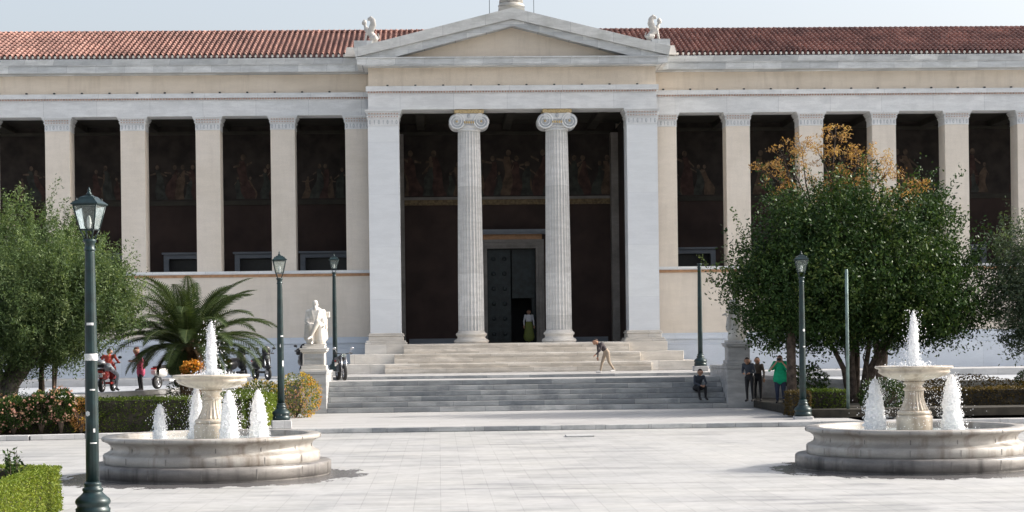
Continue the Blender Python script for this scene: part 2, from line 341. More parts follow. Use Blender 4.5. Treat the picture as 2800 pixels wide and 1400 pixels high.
# streets beside the terrace, held by low walls with copings
def wallcurve(name, pts, label, th=.35, drop=.14):
    t = empty(name, (pts[0][0],pts[0][1],0), label=label, cat='wall')
    ox, oy = pts[0][0], pts[0][1]
    a = MB(); b = MB(); n = len(pts)
    for i in range(n-1):
        (x0,y0,z0),(x1,y1,z1) = pts[i],pts[i+1]
        for mb,w0,lo,hi in ((a,th,None,-drop),(b,th+.1,-drop+.002,.02)):
            d = Vector((x1-x0,y1-y0,0)).normalized(); nrm = Vector((-d.y,d.x,0))*w0/2
            q = []
            for (x,y,z) in ((x0,y0,z0),(x1,y1,z1)):
                for s in (-1,1):
                    zl = 0.0 if lo is None else z+lo
                    q.append((x-ox+s*nrm.x, y-oy+s*nrm.y, zl)); q.append((x-ox+s*nrm.x, y-oy+s*nrm.y, z+hi))
            mb.add(q, [(0,1,5,4),(2,6,7,3),(1,3,7,5),(0,4,6,2),(0,2,3,1),(4,5,7,6)])
    a.build('retaining_wall', M['pedestal'], t); b.build('coping', M['kerb'], t)
    return t
WL = [(-45,57.5,1.04),(-16,60,1.06),(-13.2,61.6,1.07),(-11.8,64.4,1.09),(-9.9,68.2,1.13),(-7.4,70.6,1.27),(-5.25,72.0,1.33)]
WR = [(12.2,72.3,1.33),(14.0,69.5,1.18),(16.5,67.6,1.08),(22,66.8,1.06),(50,66.5,1.06)]
wallcurve('garden_wall', WL, 'low curving garden wall with pale coping behind the left hedge and under the palm')
wallcurve('garden_wall', WR, 'low garden wall with pale coping behind the long russet hedge on the right')
def street(name, line):
    vs = []; fs = []; n = len(line)
    for x,y,z in line: vs += [(x,y,z-.03),(x,79.0,z-.03),]
    for i in range(n-1): fs.append((2*i,2*i+2,2*i+3,2*i+1))
    o = MB().add(vs,fs).build(name, M['street']); tag(o, kind='structure')
street('street', WL); street('side_street', WR)
g = MB().box(-60,-5.2,79.0,83.9,.8,1.33).build('pavement', M['kerb'], bevel=.01); tag(g, kind='structure')
g = MB().box(12.5,60,79.0,83.9,.8,1.33).build('side_pavement', M['kerb'], bevel=.01); tag(g, kind='structure')
# garden beds
g = MB().prismz([(-45,55.1),(-5.6,55.9),(-5.2,72),(-9.8,68.3),(-13,61.8),(-45,57.6)], .004, .24).build('garden_bed', M['soil']); tag(g, kind='structure')
g = MB().prismz([(13.0,57.9),(50,58),(50,66.5),(22,66.8),(14,69.5),(12.2,72.3),(11.75,70.6),(11.75,58.3)], .17, .42).build('side_garden_bed', M['soil']); tag(g, kind='structure')
def kerb(name, pts, label, h=.15, wd=.4):
    mb = MB()
    for (x0,y0),(x1,y1) in zip(pts[:-1],pts[1:]):
        n = max(1,int(math.hypot(x1-x0,y1-y0)/1.3)); a = math.atan2(y1-y0,x1-x0)
        for i in range(n):
            t = (i+.5)/n; L_ = math.hypot(x1-x0,y1-y0)/n
            mb.obox((x0+(x1-x0)*t, y0+(y1-y0)*t, h/2+.004+random.uniform(-.003,.003)), L_-.012, wd, h, a)
    o = mb.build(name, M['kerb'], bevel=.012); tag(o, label, 'kerb'); return o
kerb('garden_kerb', [(-45,53.0),(-12,54.1),(-5.9,55.4)], 'pale marble kerb along the foot of the left hedge')
kerb('garden_kerb', [(13.3,55.9),(50,56.0)], 'pale marble kerb along the foot of the russet hedge on the right', wd=.5)

# ------------------------------------------------------------ the building
B = empty('university_building', (CX,82,0), label='long cream and marble building with columned porch, side colonnades and red tiled roof', cat='building')
def bp(mb, name, mat, bevel=0, par=None, **k):
    mb.v = [(x-CX,y-82,z) for x,y,z in mb.v] if par is None else mb.v
    return mb.build(name, mat, par or B, bevel=bevel, **k)
XL, XR = CX-31, CX+31
PW = 6.5         # portico half width (pilaster outer)
# crepidoma with intermediate steps
mb = MB()
for (hw, y0, y1, z0, z1) in ((8.0,79.65,83.4,1.41,1.835),(7.35,80.35,83.4,1.835,2.26),(6.72,81.05,83.4,2.26,2.69)):
    mb.box(CX-hw, CX+hw, y0, y1, z0, z1)
bp(mb, 'stepped_base', M['marble_base'], bevel=.012)
mb = MB()
for i,(l, y0, z0) in enumerate(((-2.35,79.30,1.41),(-1.95,80.0,1.835),(-1.55,80.70,2.26))):
    hw = CX - l
    mb.box(CX-hw, CX+hw, y0, y0+.349, z0+.001, z0+.213)
    mb.box(CX-hw, CX+hw, y0+.175, y0+.349, z0+.214, z0+.39)
bp(mb, 'middle_steps', M['step_warm'], bevel=.01)
bp(MB().box(CX-5.3,CX+5.3,83.4,92,2.0,2.688), 'porch_floor', M['step_warm'])
# wing walls
for s in (-1,1):
    x0, x1 = (XL, CX-PW) if s<0 else (CX+PW, XR)
    mb = MB(); mb.box(x0,x1,83.87,84.45,3.052,5.838); bp(mb,'wall', M['cream_grey'])
    mb = MB(); mb.box(x0,x1,83.72,84.45,1.0,2.52); mb.box(x0,x1,83.76,84.45,2.523,2.757); bp(mb,'plinth', M['plinth'], bevel=.01)
    mb = MB(); mb.box(x0,x1,83.70,84.45,2.76,2.80); mb.box(x0,x1,83.74,84.45,2.803,2.98); mb.box(x0,x1,83.79,84.45,2.983,3.049); bp(mb,'plinth_moulding', M['plinth'])
    mb = MB(); mb.box(x0,x1,83.78,84.7,5.97,6.11); bp(mb,'sill', M['marble'])
    mb = MB(); mb.box(x0,x1,83.83,84.6,5.841,5.967); bp(mb,'painted_band', M['brown_band'])
    mb = MB(); mb.box(x0,x1,84.46,91,5.5,5.9); bp(mb,'gallery_floor', M['mural_g'])
    # entablature
    mb = MB(); mb.box(x0,x1,83.80,84.9,13.20,13.90); bp(mb,'architrave', M['marble'])
    mb = MB(); mb.box(x0,x1,83.70,84.9,14.01,14.22); mb.box(x0,x1,83.75,84.9,13.903,13.935); bp(mb,'taenia', M['marble'])
    mb = MB(); n = int((x1-x0)/.125)
    for i in range(n): mb.box(x0+i*.125+.02, x0+i*.125+.095, 83.715, 83.79, 13.938, 14.006)
    mb.box(x0,x1,83.79,84.9,13.938,14.006,1)
    o = bp(mb,'bead_course', [M['dentil'],M['marble']]); 
    mb = MB(); mb.box(x0,x1,83.84,84.9,14.223,15.06); bp(mb,'frieze', M['cream'])
    mb = MB(); n = int((x1-x0)/1.245)
    for i in range(n): mb.obox((x0+.3+i*1.245+(0 if s<0 else .2),83.72,14.25),.09,.1,.06)
    bp(mb,'bracket_row', M['black'])
    mb = MB(); mb.prismx([(83.84,15.063),(83.32,15.12),(83.28,15.12),(83.28,15.42),(83.9,15.42)], x0+(0 if s<0 else .0), x1); bp(mb,'cornice', M['marble_geison'])
    mb = MB(); mb.prismx([(83.24,15.423),(83.15,15.70),(83.25,15.74),(84.2,15.74),(84.2,15.423)], x0, x1); bp(mb,'gutter', M['marble_geison'])
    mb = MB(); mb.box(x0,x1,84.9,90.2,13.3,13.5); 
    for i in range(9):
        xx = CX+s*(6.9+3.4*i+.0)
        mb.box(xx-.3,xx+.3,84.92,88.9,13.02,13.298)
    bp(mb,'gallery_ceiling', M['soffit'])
    # back wall of gallery with window openings
    YB = 88.7
    wins = [(CX+s*(8.73+3.4*i), 1.1 if i else 1.35) for i in range(7)]
    wins.sort()
    mb = MB(); e = x0
    for cx,hw in wins:
        mb.box(e,cx-hw+.2,YB,YB+.5,5.9,6.95); e = cx+hw-.2
    mb.box(e,x1,YB,YB+.5,5.9,6.95); mb.box(x0,x1,YB,YB+.5,6.953,9.50)
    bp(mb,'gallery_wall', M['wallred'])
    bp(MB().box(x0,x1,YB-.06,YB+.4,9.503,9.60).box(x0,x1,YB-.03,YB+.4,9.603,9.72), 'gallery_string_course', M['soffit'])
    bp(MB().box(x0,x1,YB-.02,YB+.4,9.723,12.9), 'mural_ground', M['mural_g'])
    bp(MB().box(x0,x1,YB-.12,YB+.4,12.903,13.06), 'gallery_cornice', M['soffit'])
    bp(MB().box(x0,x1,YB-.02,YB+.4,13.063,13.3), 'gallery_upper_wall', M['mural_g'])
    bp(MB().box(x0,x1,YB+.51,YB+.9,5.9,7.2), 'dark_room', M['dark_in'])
    for cx,hw in wins:
        f = MB(); f.box(cx-hw,cx-hw+.24,YB-.08,YB+.3,5.9,6.93); f.box(cx+hw-.24,cx+hw,YB-.08,YB+.3,5.9,6.93); f.box(cx-hw,cx+hw,YB-.08,YB+.3,6.933,7.14); f.box(cx-hw-.08,cx+hw+.08,YB-.16,YB+.3,7.143,7.24)
        wobj = bp(f,'window_frame', M['frame_w'])
        p = MB().box(cx-hw+.245,cx+hw-.245,YB+.22,YB+.24,5.9,6.93); bp(p,'window_pane', M['black'])
# solid mass behind
mb = MB(); mb.box(XL,CX-5.6,89.65,94.5,1.0,15.5); mb.box(CX+5.6,XR,89.65,94.5,1.0,15.5); mb.box(CX-5.6,CX+5.6,91.8,94.5,1.0,15.5); bp(mb,'rear_block', M['cream'])
mb = MB(); mb.box(XL-.4,XL-.002,84.0,94.5,1,15.3); mb.box(XR+.002,XR+.4,84,94.5,1,15.3); bp(mb,'end_walls', M['cream'])

# capitals and pilasters
def anta(cx, w_, y0, y1, zbot, zcap, shaft_mat, name='pilaster', base=False):
    hw = w_/2
    mb = MB(); mb.box(cx-hw,cx+hw,y0,y1,zbot,zcap); p = bp(mb,name,shaft_mat)
    c = MB(); z = zcap
    lay = [(0.0,.03,.015),(.03,.30,.008),(.303,.36,.03),(.363,.42,.055),(.423,.48,.035),(.483,.54,.075),(.543,.60,.10),(.603,.68,.13)]
    k = (13.2-zcap-.003)/.68
    for a,b,pj in lay: c.box(cx-hw-pj,cx+hw+pj,y0-pj,y1+pj,z+a*k+.002,z+b*k)
    n = int(w_/.12)
    for zz,m in ((.39,1),(.51,1)):
        for i in range(n): 
            xx = cx-hw+ (i+.5)*w_/n; c.box(xx-.03,xx+.03,y0-.10 if zz>.45 else y0-.072,y0-.05,z+(zz-.022)*k,z+(zz+.022)*k,1)
    # lotus and palmette band
    ns = 7
    for i in range(ns):
        xx = cx-hw+(i+.5)*w_/ns; zc = z+.165*k
        if i%2==0:
            r = .062
            for t in range(10):
                a0 = 2*math.pi*t/10; a1 = 2*math.pi*(t+1)/10
                c.add([(xx+r*.75*math.cos(a0),y0-.014,zc+.1*math.sin(a0)),(xx+r*.75*math.cos(a1),y0-.014,zc+.1*math.sin(a1)),(xx+(r*.75-.028)*math.cos(a1),y0-.02,zc+.065*math.sin(a1)),(xx+(r*.75-.028)*math.cos(a0),y0-.02,zc+.065*math.sin(a0))],[(0,1,2,3)],2)
        else:
            c.add([(xx-.008,y0-.018,zc-.1),(xx+.008,y0-.018,zc-.1),(xx+.022,y0-.018,zc+.08),(xx,y0-.018,zc+.11),(xx-.022,y0-.018,zc+.08)],[(0,1,2,3,4)],2)
    c.v = [(x-CX,y-82,zz) for x,y,zz in c.v]
    c.build('capital', [M['marble'] , M['dentil'], M['ovolo']], p)
    if base:
        b = MB(); z0 = 2.692
        for a,b_,pj in ((0,.09,.24),(.092,.17,.19),(.172,.36,.085),(.362,.44,.12),(.442,.50,.08)): b.box(cx-hw-pj,cx+hw+pj,y0-pj,y1+pj,z0+a,z0+b_)
        b.v = [(x-CX,y-82,zz) for x,y,zz in b.v]
        b.build('base_moulding', M['marble_base'], p, bevel=.02)
    return p
for s in (-1,1):
    n = 5 if s<0 else 7
    for i in range(n+1):
        cx = CX + s*(7.06 + 3.4*i)
        anta(cx, 1.1, 83.86, 84.95, 6.112, 12.56, M['cream_grey'])
    anta(CX+s*(PW-.69), 1.38, 82.0, 83.35, 3.19, 12.46, M['marble_pil'], base=True)
# porch side walls and back wall
for s in (-1,1):
    a, b = sorted((CX+s*(PW-.12), CX+s*(PW-1.1)))
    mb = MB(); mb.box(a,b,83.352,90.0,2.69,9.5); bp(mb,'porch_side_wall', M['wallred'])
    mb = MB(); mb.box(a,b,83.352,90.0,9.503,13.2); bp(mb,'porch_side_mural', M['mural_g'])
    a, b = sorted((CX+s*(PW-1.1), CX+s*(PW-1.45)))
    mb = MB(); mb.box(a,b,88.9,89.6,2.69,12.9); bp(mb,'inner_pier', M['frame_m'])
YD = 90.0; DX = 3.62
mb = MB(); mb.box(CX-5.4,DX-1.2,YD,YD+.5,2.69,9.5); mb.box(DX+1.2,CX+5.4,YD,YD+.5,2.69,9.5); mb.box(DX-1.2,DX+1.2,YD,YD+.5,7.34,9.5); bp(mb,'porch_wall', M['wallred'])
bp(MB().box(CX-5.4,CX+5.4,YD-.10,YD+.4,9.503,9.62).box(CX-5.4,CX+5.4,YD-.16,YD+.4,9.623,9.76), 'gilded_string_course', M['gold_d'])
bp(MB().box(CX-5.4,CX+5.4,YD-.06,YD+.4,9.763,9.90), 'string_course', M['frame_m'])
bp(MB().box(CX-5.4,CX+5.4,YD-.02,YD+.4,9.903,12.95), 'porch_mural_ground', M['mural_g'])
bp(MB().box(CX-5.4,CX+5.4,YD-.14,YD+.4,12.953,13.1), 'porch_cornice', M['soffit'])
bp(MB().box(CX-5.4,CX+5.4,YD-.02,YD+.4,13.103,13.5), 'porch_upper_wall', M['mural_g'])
mb = MB(); mb.box(CX-PW+.1,CX+PW-.1,83.3,90.4,13.5,13.7)
for i in range(-2,3): mb.box(CX+i*2.1-.2,CX+i*2.1+.2,83.4,90,13.2,13.498)
bp(mb,'porch_ceiling', M['soffit'])
bp(MB().box(CX-4.9,DX-1.6,YD-.06,YD-.002,2.69,2.95).box(DX+1.7,CX+4.9,YD-.06,YD-.002,2.69,2.95), 'skirting', M['frame_w'])
# door: frame, leaves
f = MB()
for s in (-1,1):
    for a,b,d in ((1.2,1.33,.10),(1.335,1.50,.16),(1.505,1.60,.22)):
        x0,x1 = sorted((DX+s*a,DX+s*b)); f.box(x0,x1,YD-d,YD+.2,2.69,7.34 + (a-1.2))
f.box(DX-1.33,DX+1.33,YD-.10,YD+.2,7.343,7.47); f.box(DX-1.5,DX+1.5,YD-.16,YD+.2,7.473,7.64); f.box(DX-1.6,DX+1.6,YD-.22,YD+.2,7.643,7.78)
dfr = bp(f,'door_frame', M['frame_m'])
bp(MB().box(DX-1.5,DX+1.5,YD-.2,YD+.2,7.783,8.03), 'door_frieze', M['brown_band'])
bp(MB().box(DX-1.78,DX+1.78,YD-.42,YD+.2,8.033,8.12).box(DX-1.85,DX+1.85,YD-.5,YD+.2,8.123,8.26), 'door_cornice', M['frame_w'])
dl = MB(); dl.box(DX-1.19,DX-.03,YD+.30,YD+.36,2.70,7.33)
for r_ in range(6):
    for c_ in range(2):
        x0 = DX-1.1+c_*.54; z0 = 2.85+r_*.74; dl.box(x0,x0+.44,YD+.26,YD+.298,z0,z0+.6)
        dl.ell((x0+.22,YD+.255,z0+.3),.11,.03,.11,8,5)
bp(dl,'door_leaf', M['door'])
dl = MB(); dl.box(DX+.03,DX+1.19,YD+.30,YD+.36,4.9,7.33)
bp(dl,'door_transom', M['door'])
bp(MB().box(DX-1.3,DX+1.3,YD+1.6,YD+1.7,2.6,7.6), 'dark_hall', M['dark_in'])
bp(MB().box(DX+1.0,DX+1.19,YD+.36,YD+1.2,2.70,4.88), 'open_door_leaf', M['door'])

# faint painted figures of the murals (plain robed shapes)
mcol = [plain('faded_paint_ochre',(.105,.072,.050),.9,var=.4,scale=3), plain('faded_paint_red',(.068,.038,.032),.9,var=.4,scale=3), plain('faded_paint_green',(.05,.052,.045),.9,var=.4,scale=3), plain('faded_paint_flesh',(.115,.082,.06),.9,var=.4,scale=4)]
def fig2d(mb, x, y, z, h, lean, k):
    body = []
    n = 9; L_ = []; R_ = []
    for i in range(n):
        t = i/(n-1); wdt = (.20*(1-t)**.7+.07 + .03*math.sin(t*9+k))*h*.62
        cx = x+lean*t*h*.3+.04*math.sin(t*5+k)*h; zz = z+t*h*.83
        L_.append((cx-wdt,zz)); R_.append((cx+wdt*(1+.2*math.sin(t*7+k*2)),zz))
    poly = L_+R_[::-1]
    for i in range(n-1): mb.add([(L_[i][0],y,L_[i][1]),(R_[i][0],y,R_[i][1]),(R_[i+1][0],y,R_[i+1][1]),(L_[i+1][0],y,L_[i+1][1])],[(0,1,2,3)],k%3)
    hx = x+lean*h*.27; hz = z+h*.91
    c = [(hx+.055*h*math.cos(a*math.pi/5),y-.002,hz+.07*h*math.sin(a*math.pi/5)) for a in range(10)]; mb.add(c,[tuple(range(10))],3)
    for s in (-1,1):
        if random.random()<.7:
            ax = x+lean*h*.22+s*.07*h; az=z+h*.74; bx=ax+s*h*random.uniform(.08,.22); bz=az+h*random.uniform(-.2,.12)
            mb.add([(ax,y-.003,az+.03*h),(ax,y-.003,az-.03*h),(bx,y-.003,bz-.02*h),(bx,y-.003,bz+.02*h)],[(0,1,2,3)],3)
mb = MB()
for i in range(25): fig2d(mb, CX-4.8+i*.40+random.uniform(-.12,.12), YD-.03-(i%3)*.006, 9.96, random.choice((1.2,2.0,2.3,1.7)), random.uniform(-.5,.5), i)
bp(mb,'porch_mural', mcol)
for s in (-1,1):
    mb = MB()
    for i in range(56):
        x = CX+s*(7.3+i*.41+random.uniform(-.12,.12))
        if abs((abs(x-CX)-7.06)%3.4-1.7) < 1.1: fig2d(mb, x, 88.67-(i%3)*.006, 9.8, random.choice((1.1,1.7,2.2,1.5)), random.uniform(-.6,.6), i)
    bp(mb,'gallery_mural', mcol)

# portico entablature
bp(MB().box(CX-PW+.02,CX+PW-.02,82.0,83.5,13.20,13.90), 'architrave', M['marble'])
bp(MB().box(CX-PW-.07,CX+PW+.07,81.9,83.5,14.01,14.24).box(CX-PW-.02,CX+PW+.02,81.95,83.5,13.903,13.935), 'taenia', M['marble'])
mb = MB(); n = int(2*PW/.125)
for i in range(n): mb.box(CX-PW+i*.125+.02, CX-PW+i*.125+.095, 81.915, 81.99, 13.938, 14.006)
mb.box(CX-PW,CX+PW,81.99,83.5,13.938,14.006,1); bp(mb,'bead_course',[M['dentil'],M['marble']])
bp(MB().box(CX-PW+.04,CX+PW-.04,82.04,89,14.243,15.07), 'frieze', M['cream'])
mb = MB()
for i in range(10): mb.obox((CX-PW+.9+i*1.245,81.93,14.265),.09,.1,.05)
bp(mb,'bracket_row', M['black'])
HW = 7.0
bp(MB().prism([(CX-HW+.45,15.073),(CX+HW-.45,15.073),(CX+HW-.1,15.14),(CX-HW+.1,15.14)],81.45,86).box(CX-HW+.07,CX+HW-.07,81.42,86,15.143,15.40).box(CX-HW+.02,CX+HW-.02,81.36,82.4,15.403,15.46), 'cornice', M['marble_geison'])
# tympanum and raking cornices
zi0, zi1 = 15.53, 16.86; xi = 5.35
bp(MB().prism([(CX-6.0,15.462),(CX+6.0,15.462),(CX,17.0)],82.05,82.6), 'tympanum', M['cream'])
for s in (-1,1):
    X = lambda a: CX+s*a
    def pr(pts,y0,y1):
        p = [(X(a),z) for a,z in pts]
        if s>0: p = p[::-1]
        return MB().prism(p,y0,y1)
    bp(pr([(5.30,15.463),(HW-.02,15.463),(0,17.12),(0,16.84)],81.50,84), 'raking_cornice', M['marble_geison'])
    bp(pr([(HW-.02,15.47),(HW+.07,15.86),(0,17.62),(0,17.13)],81.35,85), 'raking_gutter', M['marble_rake'])
    # pediment roof running back into the main roof
    q = [(X(HW+.02),15.75),(X(0),17.52),(X(0),17.40),(X(HW+.02),15.60)]
    if s>0: q = q[::-1]
    bp(MB().prism(q,85.002,89.2), 'pediment_roof', M['marble_rake'])
    bp(MB().box(*sorted((X(HW+.05),X(HW-.75))),81.4,82.6,15.9,16.2), 'corner_block', M['marble_geison'])
# apex block with cut-off ornament, rods
a = MB(); a.obox((CX,82.3,17.60),1.15,1.0,.34); a.lathe([(.56,17.77),(.60,17.85),(.56,17.93),(.50,17.98)],(CX,82.3,0),24)
fl = lambda r,z,t: r*(1+.10*abs(math.sin(4.5*t)))
a.lathe([(.50,17.98),(.47,18.3),(.52,18.9),(.35,19.4)],(CX,82.3,0),72,mod=fl)
bp(a,'apex_ornament', M['statue_old'])
for dx in (-.98,1.02):
    m_ = MB(); m_.tube([(CX+dx,82.4,17.2),(CX+dx,82.4,19.6)],.014,6); bp(m_,'lightning_rod', M['iron'])

# ionic columns
def column(cx):
    CY = 82.72
    t = MB()
    nfl = 24
    def fmod(r,z,a):
        u = (a*nfl/(2*math.pi))%1; d = abs(u-.5)*2
        return r*(1 - .085*math.sqrt(max(0,1-(d/.86)**2)) if d<.86 else 1)
    prof = []
    for i in range(15):
        u = i/14; z = 3.25+u*(12.25-3.25); r = .585-.085*u**1.5
        prof.append((r,z))
    t.lathe(prof,(cx,CY,0),nfl*8,mod=fmod,smooth=False)
    sh = bp(t,'column', M['marble_col'])
    b = MB(); b.lathe([(.74,2.692),(.78,2.74),(.79,2.80),(.75,2.86),(.68,2.88),(.64,2.94),(.64,3.0),(.67,3.03),(.70,3.07),(.70,3.13),(.66,3.17),(.62,3.19),(.60,3.26)],(cx,CY,0),48)
    b.v = [(x-CX,y-82,z) for x,y,z in b.v]; b.build('base', M['marble_base'], sh)
    c = MB(); zc = 12.72
    c.lathe([(.505,12.25),(.53,12.28),(.53,12.33),(.51,12.36)],(cx,CY,0),32)
    c.lathe([(.51,12.36),(.53,12.45),(.56,12.55)],(cx,CY,0),32)
    c.box(cx-.60,cx+.60,CY-.58,CY+.58,12.74,13.02)
    for s in (-1,1):
        vx = cx+s*.555; r0 = .36; vz = 12.66
        Mx = Matrix.Rotation(R(90),4,'X')
        # bolster from front to back, waisted
        c.lathe([(r0*.96,-.56),(r0*.98,-.5),(r0*.78,-.2),(r0*.72,0),(r0*.78,.2),(r0*.98,.5),(r0*.96,.56)],(vx,CY,vz),28,M=Mx)
        for fy in (CY-.562,CY+.562):
            c.lathe([(r0*.93,0),(r0*.93,.004)],(vx,fy-.002,vz),28,mi=2,M=Mx,smooth=False)
        for fy in (CY-.585,CY+.585):
            pts=[]; rd=[]
            for k in range(54):
                u = k/53; a_ = math.pi/2 - s*0 + (-s)*(-1)*u*2*math.pi*2.6
                rr = r0*.93*(1-u)**.85+.035; pts.append((vx+rr*math.cos(a_), fy, vz+rr*math.sin(a_))); rd.append(.036*(1-u*.6))
            c.tube(pts,rd,6); c.ell((vx,fy,vz),.055,.035,.055,10,6,1)
    c.box(cx-.24,cx+.24,CY-.60,CY-.55,12.52,12.72,2)
    for i in range(5): c.ell((cx-.2+i*.1,CY-.60,12.62),.045,.03,.07,8,5,1)
    c.ell((cx,CY-.62,12.9),.09,.03,.1,8,5,2)
    c.v = [(x-CX,y-82,z) for x,y,z in c.v]; c.build('ionic_capital', [M['marble'],M['gold'],M['ovolo']], sh)
    a = MB().box(cx-.66,cx+.66,CY-.66,CY+.66,13.03,13.197); a.v = [(x-CX,y-82,z) for x,y,z in a.v]; a.build('abacus', M['gold'], sh, bevel=.03)
column(1.48); column(5.45)

# tiled roofs
def roofmat():
    m, t, P, N, L = nt('terracotta_tiles')
    v2,pos = coords(N,L,'xy'); b = N.new('ShaderNodeTexBrick'); L.new(v2,b.inputs['Vector']); b.offset=.0
    b.inputs['Scale'].default_value=1; b.inputs['Brick Width'].default_value=.25; b.inputs['Row Height'].default_value=.46; b.inputs['Mortar Size'].default_value=.0
    b.inputs['Color1'].default_value=(.225,.118,.10,1); b.inputs['Color2'].default_value=(.345,.20,.17,1)
    n=noisen(N,L,pos,.7,5); r=ramp(N,[(.32,(.55,.53,.53)),(.68,(1.15,1.1,1.05))]); L.new(n,r.inputs[0]); c=mixc(N,L,b.outputs[0],r.outputs[0],1.0,'MULTIPLY')
    n=noisen(N,L,pos,9,5); r=ramp(N,[(.55,(0,0,0)),(.75,(1,1,1))]); L.new(n,r.inputs[0]); mm=N.new('ShaderNodeMath'); mm.operation='MULTIPLY'; mm.inputs[1].default_value=.5; L.new(r.outputs[0],mm.inputs[0]); c=mixc(N,L,c,(.30,.20,.17),mm.outputs[0])
    L.new(c,P.inputs['Base Color']); P.inputs['Roughness'].default_value=.85; return m
M['tile'] = roofmat()
y0r,z0r,y1r,z1r = 83.22,15.76,89.0,17.86
for s in (-1,1):
    xa, xb = (XL-.2, CX-1.0) if s<0 else (CX+1.0, XR+.2)
    pitch = .25; n = int((xb-xa)/pitch); rows = 13
    prof = [(0,0),(.055,.010),(.065,.100),(.090,.150),(.125,.165),(.160,.150),(.185,.100),(.195,.010)]
    xs = np.array([xa+i*pitch+p[0] for i in range(n) for p in prof]); hs = np.array([p[1] for i in range(n) for p in prof])
    vs=[];
    jit = rng.uniform(-.006,.006,(rows+1,n)).repeat(8,axis=1)
    slope = Vector((0,y1r-y0r,z1r-z0r)); Ls = slope.length; nx = -(z1r-z0r)/Ls; nz=(y1r-y0r)/Ls
    grid=[]
    for r_ in range(rows):
        for e in (0,1):
            u = (r_+e*.999)/rows; lift = .03*(1-e)
            h = hs*(1+(.12 if e==0 else -.05))+lift*(hs>.05)+jit[r_]*(hs>.05)
            y = y0r+(y1r-y0r)*u + nx*h; z = z0r+(z1r-z0r)*u + nz*h
            grid.append(np.stack([xs,y,z],1))
    V = np.concatenate(grid); nc = len(xs); fs=[]
    keep = np.ones(len(V),bool)
    for gi in range(len(grid)-1):
        a = np.arange(nc-1)+gi*nc; 
        fs.append(np.stack([a,a+1,a+1+nc,a+nc],1))
    F = np.concatenate(fs)
    # cut away where the pediment roof covers it
    cen = V[F].mean(1); off = np.abs(cen[:,0]-CX); pz = 17.45-(17.45-15.6)/7.05*off
    F = F[~((off<6.9)&(cen[:,2]<pz-.05))&~((off<7.2)&(cen[:,1]<84.2))]
    mb = MB(); mb.v=[tuple(v) for v in V.tolist()]; mb.f=[tuple(f) for f in F.tolist()]; mb.m=[0]*len(mb.f); mb.sm=[False]*len(mb.f)
    rf = bp(mb,'tiled_roof', M['tile'])
    mb = MB().add([(xa,89.0,17.86),(xb,89.0,17.86),(xb,95.2,15.5),(xa,95.2,15.5)],[(0,1,2,3)]); 
    mb.box(xa,xb,84.3,89.0,15.5,15.7); bp(mb,'rear_roof', M['tile'])
    mb = MB()
    for i in range(int((xb-xa)/.42)): 
        x = xa+i*.42; mb.tube([(x,89.0,17.88),(x+.43,89.0,17.885)],[.12,.10],8)
    bp(mb,'ridge_tiles', M['tile'])
    mb = MB()
    for i in range(n):
        x = xa+i*pitch+.125
        if abs(x-CX)>7.2: mb.ell((x,y0r-.01,z0r+.06),.065,.03,.075,8,5)
    bp(mb,'antefixes', M['statue'])
bpy.data.objects['antefixes']['kind']='stuff'
for s in (-1,1):
    mb = MB(); x = CX+s*7.3
    mb.obox((x,83.1,15.95),.5,.4,.42,taper=.6); bp(mb,'corner_acroterion', M['statue'])
# ------------------------------------------------------------ front flight of steps
t = empty('stair_flight', (3.3,68,0.15), label='wide flight of dark grey marble steps between the two statue pedestals', cat='stairs')
for i in range(6):
    z0 = .152 + i*.19
    MB().box(-7.47, 7.44, i*.335, 1.97, z0-.15+.0, z0+.189-.15).build('step', M['step_grey'], t, bevel=.012)

# ------------------------------------------------------------ fountains
def jet(h, r0, r1, seed, hollow=False):
    rr = random.Random(seed); n = 110
    prof = []
    for i in range(n):
        u = i/(n-1); r = r0*(1-.42*u)*max(0,1-u**4)**.5
        prof.append((max(.012,r), u*h))
    off = seed*3.7
    def mod(r,z,a):
        d = mn.noise(Vector((math.cos(a)*2.2+off, math.sin(a)*2.2, z*6))) ; e = mn.noise(Vector((math.cos(a)*6, math.sin(a)*6+off, z*17)))
        f = mn.noise(Vector((math.cos(a)*15, math.sin(a)*15+off, z*40))); return r*(1+.34*d+.24*e+.16*f)
    return prof, mod
def droplets(mb, n, c, rad, z0, z1, rr, size=(.004,.011), up=1.0):
    for i in range(n):
        a = rr.uniform(0,6.28); u = rr.random()
        z = z0+(z1-z0)*(u**up); q = rad*(.25+abs(rr.gauss(0,.45)))*(1.15-.6*(z-z0)/(z1-z0+.001))
        s = rr.uniform(*size); x=c[0]+q*math.cos(a); y=c[1]+q*math.sin(a); zz=c[2]+z
        mb.add([(x+s,y,zz),(x,y+s,zz),(x-s,y,zz),(x,y-s,zz),(x,y,zz+s*1.5),(x,y,zz-s*1.5)],[(0,1,4),(1,2,4),(2,3,4),(3,0,4),(1,0,5),(2,1,5),(3,2,5),(0,3,5)],0,True)
